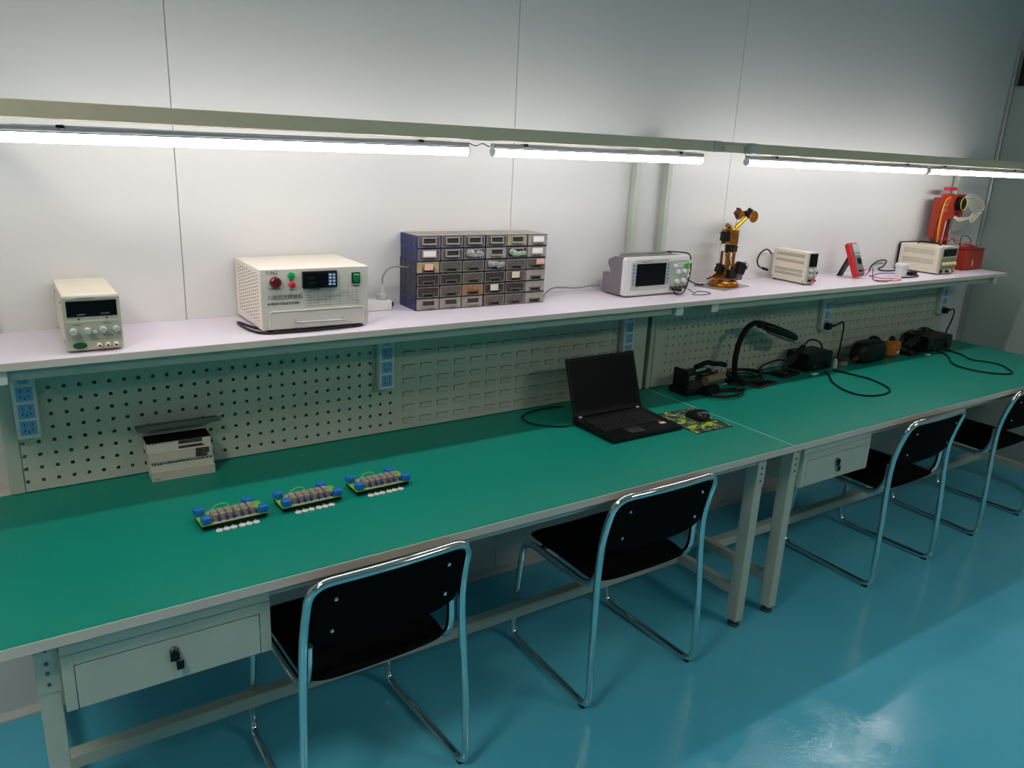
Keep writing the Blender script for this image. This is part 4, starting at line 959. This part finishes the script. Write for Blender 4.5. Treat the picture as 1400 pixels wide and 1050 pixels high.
obj('sticker', MB().box(.278, .302, .046, .062, .0188, .0202), LABELW, t); obj('sticker', MB().box(.284, .300, .066, .078, .0192, .0208), RED, t)
LM = Matrix.Translation((0, LD-.006, LH+.002)) @ Matrix.Rotation(math.radians(-20), 4, 'X')
obj('lid', MB().rbox(.0, LW, .0, .007, .0, .226, .003, 2).xf(LM), BLACK, t)
obj('screen', MB().box(.013, LW-.013, -.0012, -.0003, .020, .214).xf(LM), mat('laptop_screen', rgb(6, 7, 9), .35, spec=.2), t)
text('lettering', '- - - - -', .007, GREYP, obj('bezel_strip', MB().box(.13, .21, -.0008, -.0003, .004, .012).xf(LM), BLACK, t), (0, 0, 0), extr=.0001).matrix_local = LM @ Matrix.Translation((.145, -.0012, .0055)) @ Matrix.Rotation(PI/2, 4, 'X')
for x in (.020, LW-.034): obj('hinge', MB().cyl((x, LD-.007, LH+.0015), (x+.014, LD-.007, LH+.0015), .0055, n=12), ALU, t)
tag(obj('laptop_cable', MB().tube(spline([(-.60, .52, ZD+.010), (-.66, .54, ZD+.004), (-.73, .60, ZD+.004), (-.74, .67, ZD+.004), (-.69, .72, ZD+.004), (-.60, .74, ZD+.004), (-.50, .73, ZD+.004)], 8), .0030, 8), BLACK), 'black laptop cable looping behind the laptop in shadow', 'cable')

# mouse pad and mouse
t = thing('mouse_pad', 'green and black camouflage mouse pad to the right of the laptop', 'mouse pad', (-.142, .371, ZD))
obj('backing', MB().rbox(-.098, .098, -.120, .120, 0, .0018, .0006, 1), BLACKR, t)
obj('print', MB().rbox(-.096, .096, -.118, .118, .0019, .0026, .0003, 1), PADM, t)
t = thing('mouse', 'black computer mouse on the camouflage mouse pad', 'mouse', (-.106, .378, ZD+.0028), .25)
def wm(u, v, h): return (u*(1-.12*(v/.05)), v, (h if h > 0 else 0)*(1-.25*(v/.05)**2)*(1.1-.25*v/.05))
obj('shell', MB().cushion(.031, .052, .064, wm, 14, 2.6), mat('mouse_black', rgb(26, 24, 24), .3), t)
obj('wheel', MB().cyl((-.004, .026, .029), (.004, .026, .029), .007, n=12), GREYP, t)

# magnifier / gooseneck lamp
t = thing('gooseneck_lamp', 'black gooseneck desk lamp with a flat oval head on the right bench', 'lamp', (.44, .660, ZD))
obj('base', MB().lathe([(0, 0), (.044, 0), (.047, .004), (.043, .014), (.022, .024), (.015, .040), (0, .040)], (0, 0, 0), 28), BLACK, t)
obj('gooseneck', MB().tube(spline([(-.010, 0, .036), (-.020, 0, .10), (-.018, 0, .15), (-.005, 0, .20), (.020, 0, .243), (.055, 0, .270), (.095, 0, .277), (.135, 0, .268)], 10), .0125, 12), BLACKR, t)
HM = Matrix.Translation((.265, .0, .222)) @ Matrix.Rotation(.33, 4, 'Y')
def wh(u, v, h): return (u, v, h)
obj('head', MB().cushion(.135, .050, .040, wh, 16, 2.6).xf(HM), BLACK, t)
obj('lens_rim', MB().cushion(.095, .040, .012, wh, 14, 3).xf(HM @ Matrix.Translation((.03, 0, -.020))), GREYP, t)
obj('neck_joint', MB().rbox(.110, .150, -.014, .014, .252, .282, .006, 2), BLACK, t)

# soldering tool pile beside the lamp
t = thing('tool_tray', 'black tool holder with a tan roll and white tag left of the gooseneck lamp', 'tool holder', (.20, .655, ZD))
obj('tray', MB().rbox(-.135, .055, -.055, .060, 0, .030, .008, 2), BLACK, t)
obj('side_post', MB().rbox(-.128, -.112, -.040, .045, .030, .112, .004, 2), BLACK, t)
obj('top_rack', MB().rbox(-.125, .04, -.030, .035, .088, .100, .004, 2).xf(Matrix.Rotation(-.06, 4, 'Y')), BLACK, t)
obj('metal_clip', MB().cyl((-.080, -.036, .106), (-.020, -.036, .112), .006, n=10), CHROME, t)
obj('handle', MB().tube(spline([(-.04, 0, .112), (.03, 0, .124), (.08, .01, .112), (.13, .01, .104), (.165, .01, .096)], 6), .011, 10), BLACKR, t)
obj('tan_roll', MB().cyl((.0, -.030, .052), (.118, -.020, .058), .019, n=20).cyl((-.002, -.030, .052), (.0, -.030, .052), .021, n=20), TAN, t)
obj('white_tag', MB().box(-.014, .014, -.001, 0, -.016, .016).xf(Matrix.Translation((.085, -.058, .030)) @ Matrix.Rotation(.9, 4, 'X') @ Matrix.Rotation(.3, 4, 'Y')), LABELW, t)
obj('spool', MB().cyl((-.05, -.070, .022), (.03, -.070, .022), .021, n=18), BLACKR, t)
def coil(label, c, rx, ry, n, r_, m_=BLACK, seed=1, ext=(), cat='cable', name='coiled_cable', dz=.005):
    rn = random.Random(seed); pts = []
    for k in range(n*12+1):
        a = 2*PI*k/12; q = 1+rn.uniform(-.12, .12)
        pts.append((c[0]+rx*q*math.cos(a), c[1]+ry*q*math.sin(a), ZD+r_+.001+dz*(k/12)+rn.uniform(0, .004)))
    return tag(obj(name, MB().tube(spline(pts+list(ext), 4), r_, 7), m_), label, cat)
coil('black cable coiled on the mat in front of the tool holder', (.250, .540, 0), .090, .040, 3, .0036, seed=2)
coil('dark cable heap around the foot of the gooseneck lamp', (.500, .655, 0), .092, .068, 4, .0040, seed=3, dz=.012)
coil('dark cable coil lying behind the tool holder', (.33, .735, 0), .070, .022, 3, .0036, seed=4, dz=.014)
t = thing('foot_pedal', 'flat dark red-brown plate lying in front of the gooseneck lamp', 'plate', (.560, .585, ZD), .15)
obj('plate', MB().rbox(-.085, .070, -.028, .026, 0, .008, .004, 2), BROWNB, t)
obj('pad', MB().rbox(-.070, .050, -.020, .018, .0082, .011, .002, 1), BLACKR, t)

# soldering stations
def station(label, loc, rz, w_, d_, h, face):
    t = thing('soldering_station', label, 'soldering station', loc, rz)
    obj('case', MB().rbox(0, w_, .008, d_, .004, h, .005, 2), BLACK, t)
    f = obj('front_panel', MB().rbox(.003, w_-.003, .002, .0078, .006, h-.004, .002, 1), face, t)
    obj('knob', knob(.012, .012, (w_*.72, .002, h*.38)), BLACKR, t)
    obj('connector', MB().cyl((w_*.25, .0015, h*.3), (w_*.25, -.010, h*.3), .009, n=14), STEEL, t)
    obj('display', MB().box(w_*.2, w_*.8, .0008, .0018, h*.62, h*.85), SCREEN, t)
    obj('switch', MB().rbox(w_*.42, w_*.54, -.001, .0018, h*.22, h*.34, .001, 1), COVER, t)
    for x in (.012, w_-.012):
        for y in (.02, d_-.015): obj('foot', MB().cyl((x, y, 0), (x, y, .0039), .006, n=10), BLACKR, t)
    return t
def iron_stand(label, loc, rz, extra_h=.07):
    t = thing('iron_stand', label, 'soldering iron stand', loc, rz)
    obj('base', MB().rbox(-.075, .060, -.040, .045, 0, .016, .006, 2), BLACK, t)
    pts = []
    for k in range(49):
        a = 2*PI*k/8; s_ = k/48; pts.append((-.035+.105*s_, .020*math.cos(a)+.01, .030+extra_h*.55*s_+.016*math.sin(a)+.01))
    obj('coil_holder', MB().tube(pts, .0018, 6), STEEL, t)
    obj('iron', MB().cyl((-.02, .01, .034), (.060, .01, .034+extra_h*.7), .0045, .009, 12).cyl((.060, .01, .034+extra_h*.7), (.135, .01, .034+extra_h*1.25), .0105, .012, 14), BLACK, t)
    obj('cleaning_tray', MB().rbox(-.068, -.030, -.032, .036, .0162, .024, .003, 1), BROWNB, t)
    return t
station('black soldering station with a cable arching over it, right of the gooseneck lamp', (.925, .628, ZD), .0, .20, .13, .092, BLACK)
iron_stand('black soldering iron stand left of the middle soldering station', (.800, .655, ZD), .1)
station('black soldering station at the far right end, near the room corner', (1.965, .600, ZD), -.02, .245, .15, .088, COVER)
iron_stand('black soldering iron stand beside the orange sponge at the far right', (1.865, .640, ZD), .05)
for nm, lab, pts, r_ in (
    ('station_cable', 'black cable arching over the middle soldering station', [(.975, .70, ZD+.096), (.99, .705, ZD+.125), (1.03, .705, ZD+.143), (1.09, .70, ZD+.128), (1.115, .69, ZD+.096)], .0042),
    ('station_cable', 'black cable bending along the pegboard left of the middle soldering station', [(.90, .72, ZD+.045), (.82, .735, ZD+.050), (.74, .74, ZD+.035), (.69, .735, ZD+.012), (.70, .715, ZD+.004), (.76, .70, ZD+.004)], .0040),
    ('station_cable', 'black cable arching over the left of the far right soldering station', [(1.86, .715, ZD+.03), (1.89, .72, ZD+.075), (1.95, .72, ZD+.102), (2.02, .715, ZD+.100), (2.06, .70, ZD+.090)], .0042),
    ('station_cable', 'black cable arching over the right of the far right soldering station', [(2.02, .71, ZD+.092), (2.07, .715, ZD+.112), (2.13, .715, ZD+.108), (2.17, .70, ZD+.092)], .0042),
    ('desk_cable', 'black cable loop on the mat in front of the middle soldering station', [(1.015, .590, ZD+.006), (.985, .545, ZD+.0045), (.900, .470, ZD+.0045), (.830, .370, ZD+.0045), (.815, .290, ZD+.0045), (.85, .245, ZD+.0045), (.93, .228, ZD+.0045), (1.01, .245, ZD+.0045), (1.06, .285, ZD+.0045), (1.095, .345, ZD+.0045), (1.12, .42, ZD+.0045), (1.112, .50, ZD+.0045), (1.10, .60, ZD+.0045)], .0040),
    ('desk_cable', 'long black cable loop on the mat at the far right end of the bench', [(2.05, .590, ZD+.006), (2.01, .51, ZD+.0045), (1.88, .42, ZD+.0045), (1.825, .36, ZD+.0045), (1.815, .28, ZD+.0045), (1.84, .205, ZD+.0045), (1.90, .155, ZD+.0045), (1.96, .148, ZD+.0045), (2.015, .185, ZD+.0045), (2.09, .27, ZD+.0045), (2.08, .34, ZD+.0045), (2.05, .40, ZD+.0045), (2.12, .49, ZD+.0045), (2.15, .59, ZD+.0045)], .0040)):
    tag(obj(nm, MB().tube(spline(pts, 8), r_, 8), BLACK), lab, 'cable')
tag(obj('white_sticker_tag', MB().rbox(.905, .945, .575, .592, ZD+.004, ZD+.010, .002, 1), LABELW), 'small white tag lying at the foot of the middle soldering station', 'tag')
tag(obj('white_sticker_tag', MB().rbox(1.905, 1.945, .565, .582, ZD+.0005, ZD+.006, .002, 1), LABELW), 'small white tag lying at the foot of the far right soldering station', 'tag')
t = thing('tin_jar', 'small metal tin jar with dark red lid between the two soldering stations', 'jar', (1.245, .655, ZD))
obj('body', MB().lathe([(0, 0), (.030, 0), (.032, .003), (.032, .008), (.030, .010), (.030, .018), (.032, .020), (.032, .026), (0, .026)], (0, 0, 0), 24), JAR, t)
obj('lid', MB().lathe([(0, .0265), (.033, .0265), (.033, .034), (.028, .040), (0, .040)], (0, 0, 0), 24), BROWNB, t)
t = thing('glue_tube', 'short pale cylinder standing against the middle soldering station', 'bottle', (1.152, .630, ZD))
obj('body', MB().lathe([(0, 0), (.010, 0), (.011, .004), (.011, .034), (.006, .040), (0, .040)], (0, 0, 0), 16), PAPER2, t)
obj('cap', MB().cyl((0, 0, .0402), (0, 0, .050), .006, n=12), LABELW, t)
# hot air handle and sponge
t = thing('hot_air_station', 'dark rounded hot-air tool lying between the tin jar and the orange sponge', 'hot-air tool', (1.47, .655, ZD), .05)
obj('body', MB().cushion(.130, .055, .13, lambda u, v, h: (u, v, max(h, -.04)+.044), 16, 3.2), BLACK, t)
obj('hose', MB().tube(spline([(.02, .02, .090), (.08, .03, .105), (.13, .03, .095), (.17, .02, .06)], 8), .014, 12), BLACKR, t)
obj('nozzle', MB().cyl((-.125, -.01, .030), (-.180, -.02, .022), .016, .009, 14), BROWNB, t)
t = thing('orange_sponge', 'orange sponge holder leaning by the dark tools at the far right', 'sponge', (1.705, .665, ZD), .1)
obj('sponge', MB().cushion(.058, .038, .085, lambda u, v, h: (u+.012*(h/.04), v, max(h, -.036)+.040), 14, 2.8), SPONGE, t)
obj('white_teeth', MB().box(-.012, -.008, -.0425, -.038, .020, .034).box(-.004, 0, -.0435, -.038, .018, .034).box(.004, .008, -.0435, -.038, .020, .036), LABELW, t)
obj('dark_tip', MB().ell((.015, .01, .090), .020, .016, .016), BLACK, t)
# plugs with falling cables
for lab, X, Zt, pts in (
    ('black plug with its cable in the power strip above the tin jar', 1.190, .944, [(1.235, .722, .944), (1.275, .72, .955), (1.300, .72, .960), (1.318, .722, .93), (1.330, .73, .88), (1.335, .735, .82), (1.325, .735, ZD+.006)]),
    ('black plug with its cable in the rightmost power strip', 2.325, .946, [(2.375, .722, .950), (2.41, .722, .948), (2.425, .725, .915), (2.428, .735, .86), (2.415, .74, .82), (2.395, .74, ZD+.006)])):
    t = thing('black_plug', lab, 'plug', (X, .7405, Zt))
    obj('body', MB().rbox(-.017, .017, -.026, -.0005, -.017, .017, .006, 2).cyl((.014, -.014, 0), (.050, -.018, .002), .011, .006, 12), BLACK, t)
    obj('cable', MB().tube(spline([(x-X, y-.7405, z-Zt) for x, y, z in pts], 8), .0042, 8), BLACK, t)
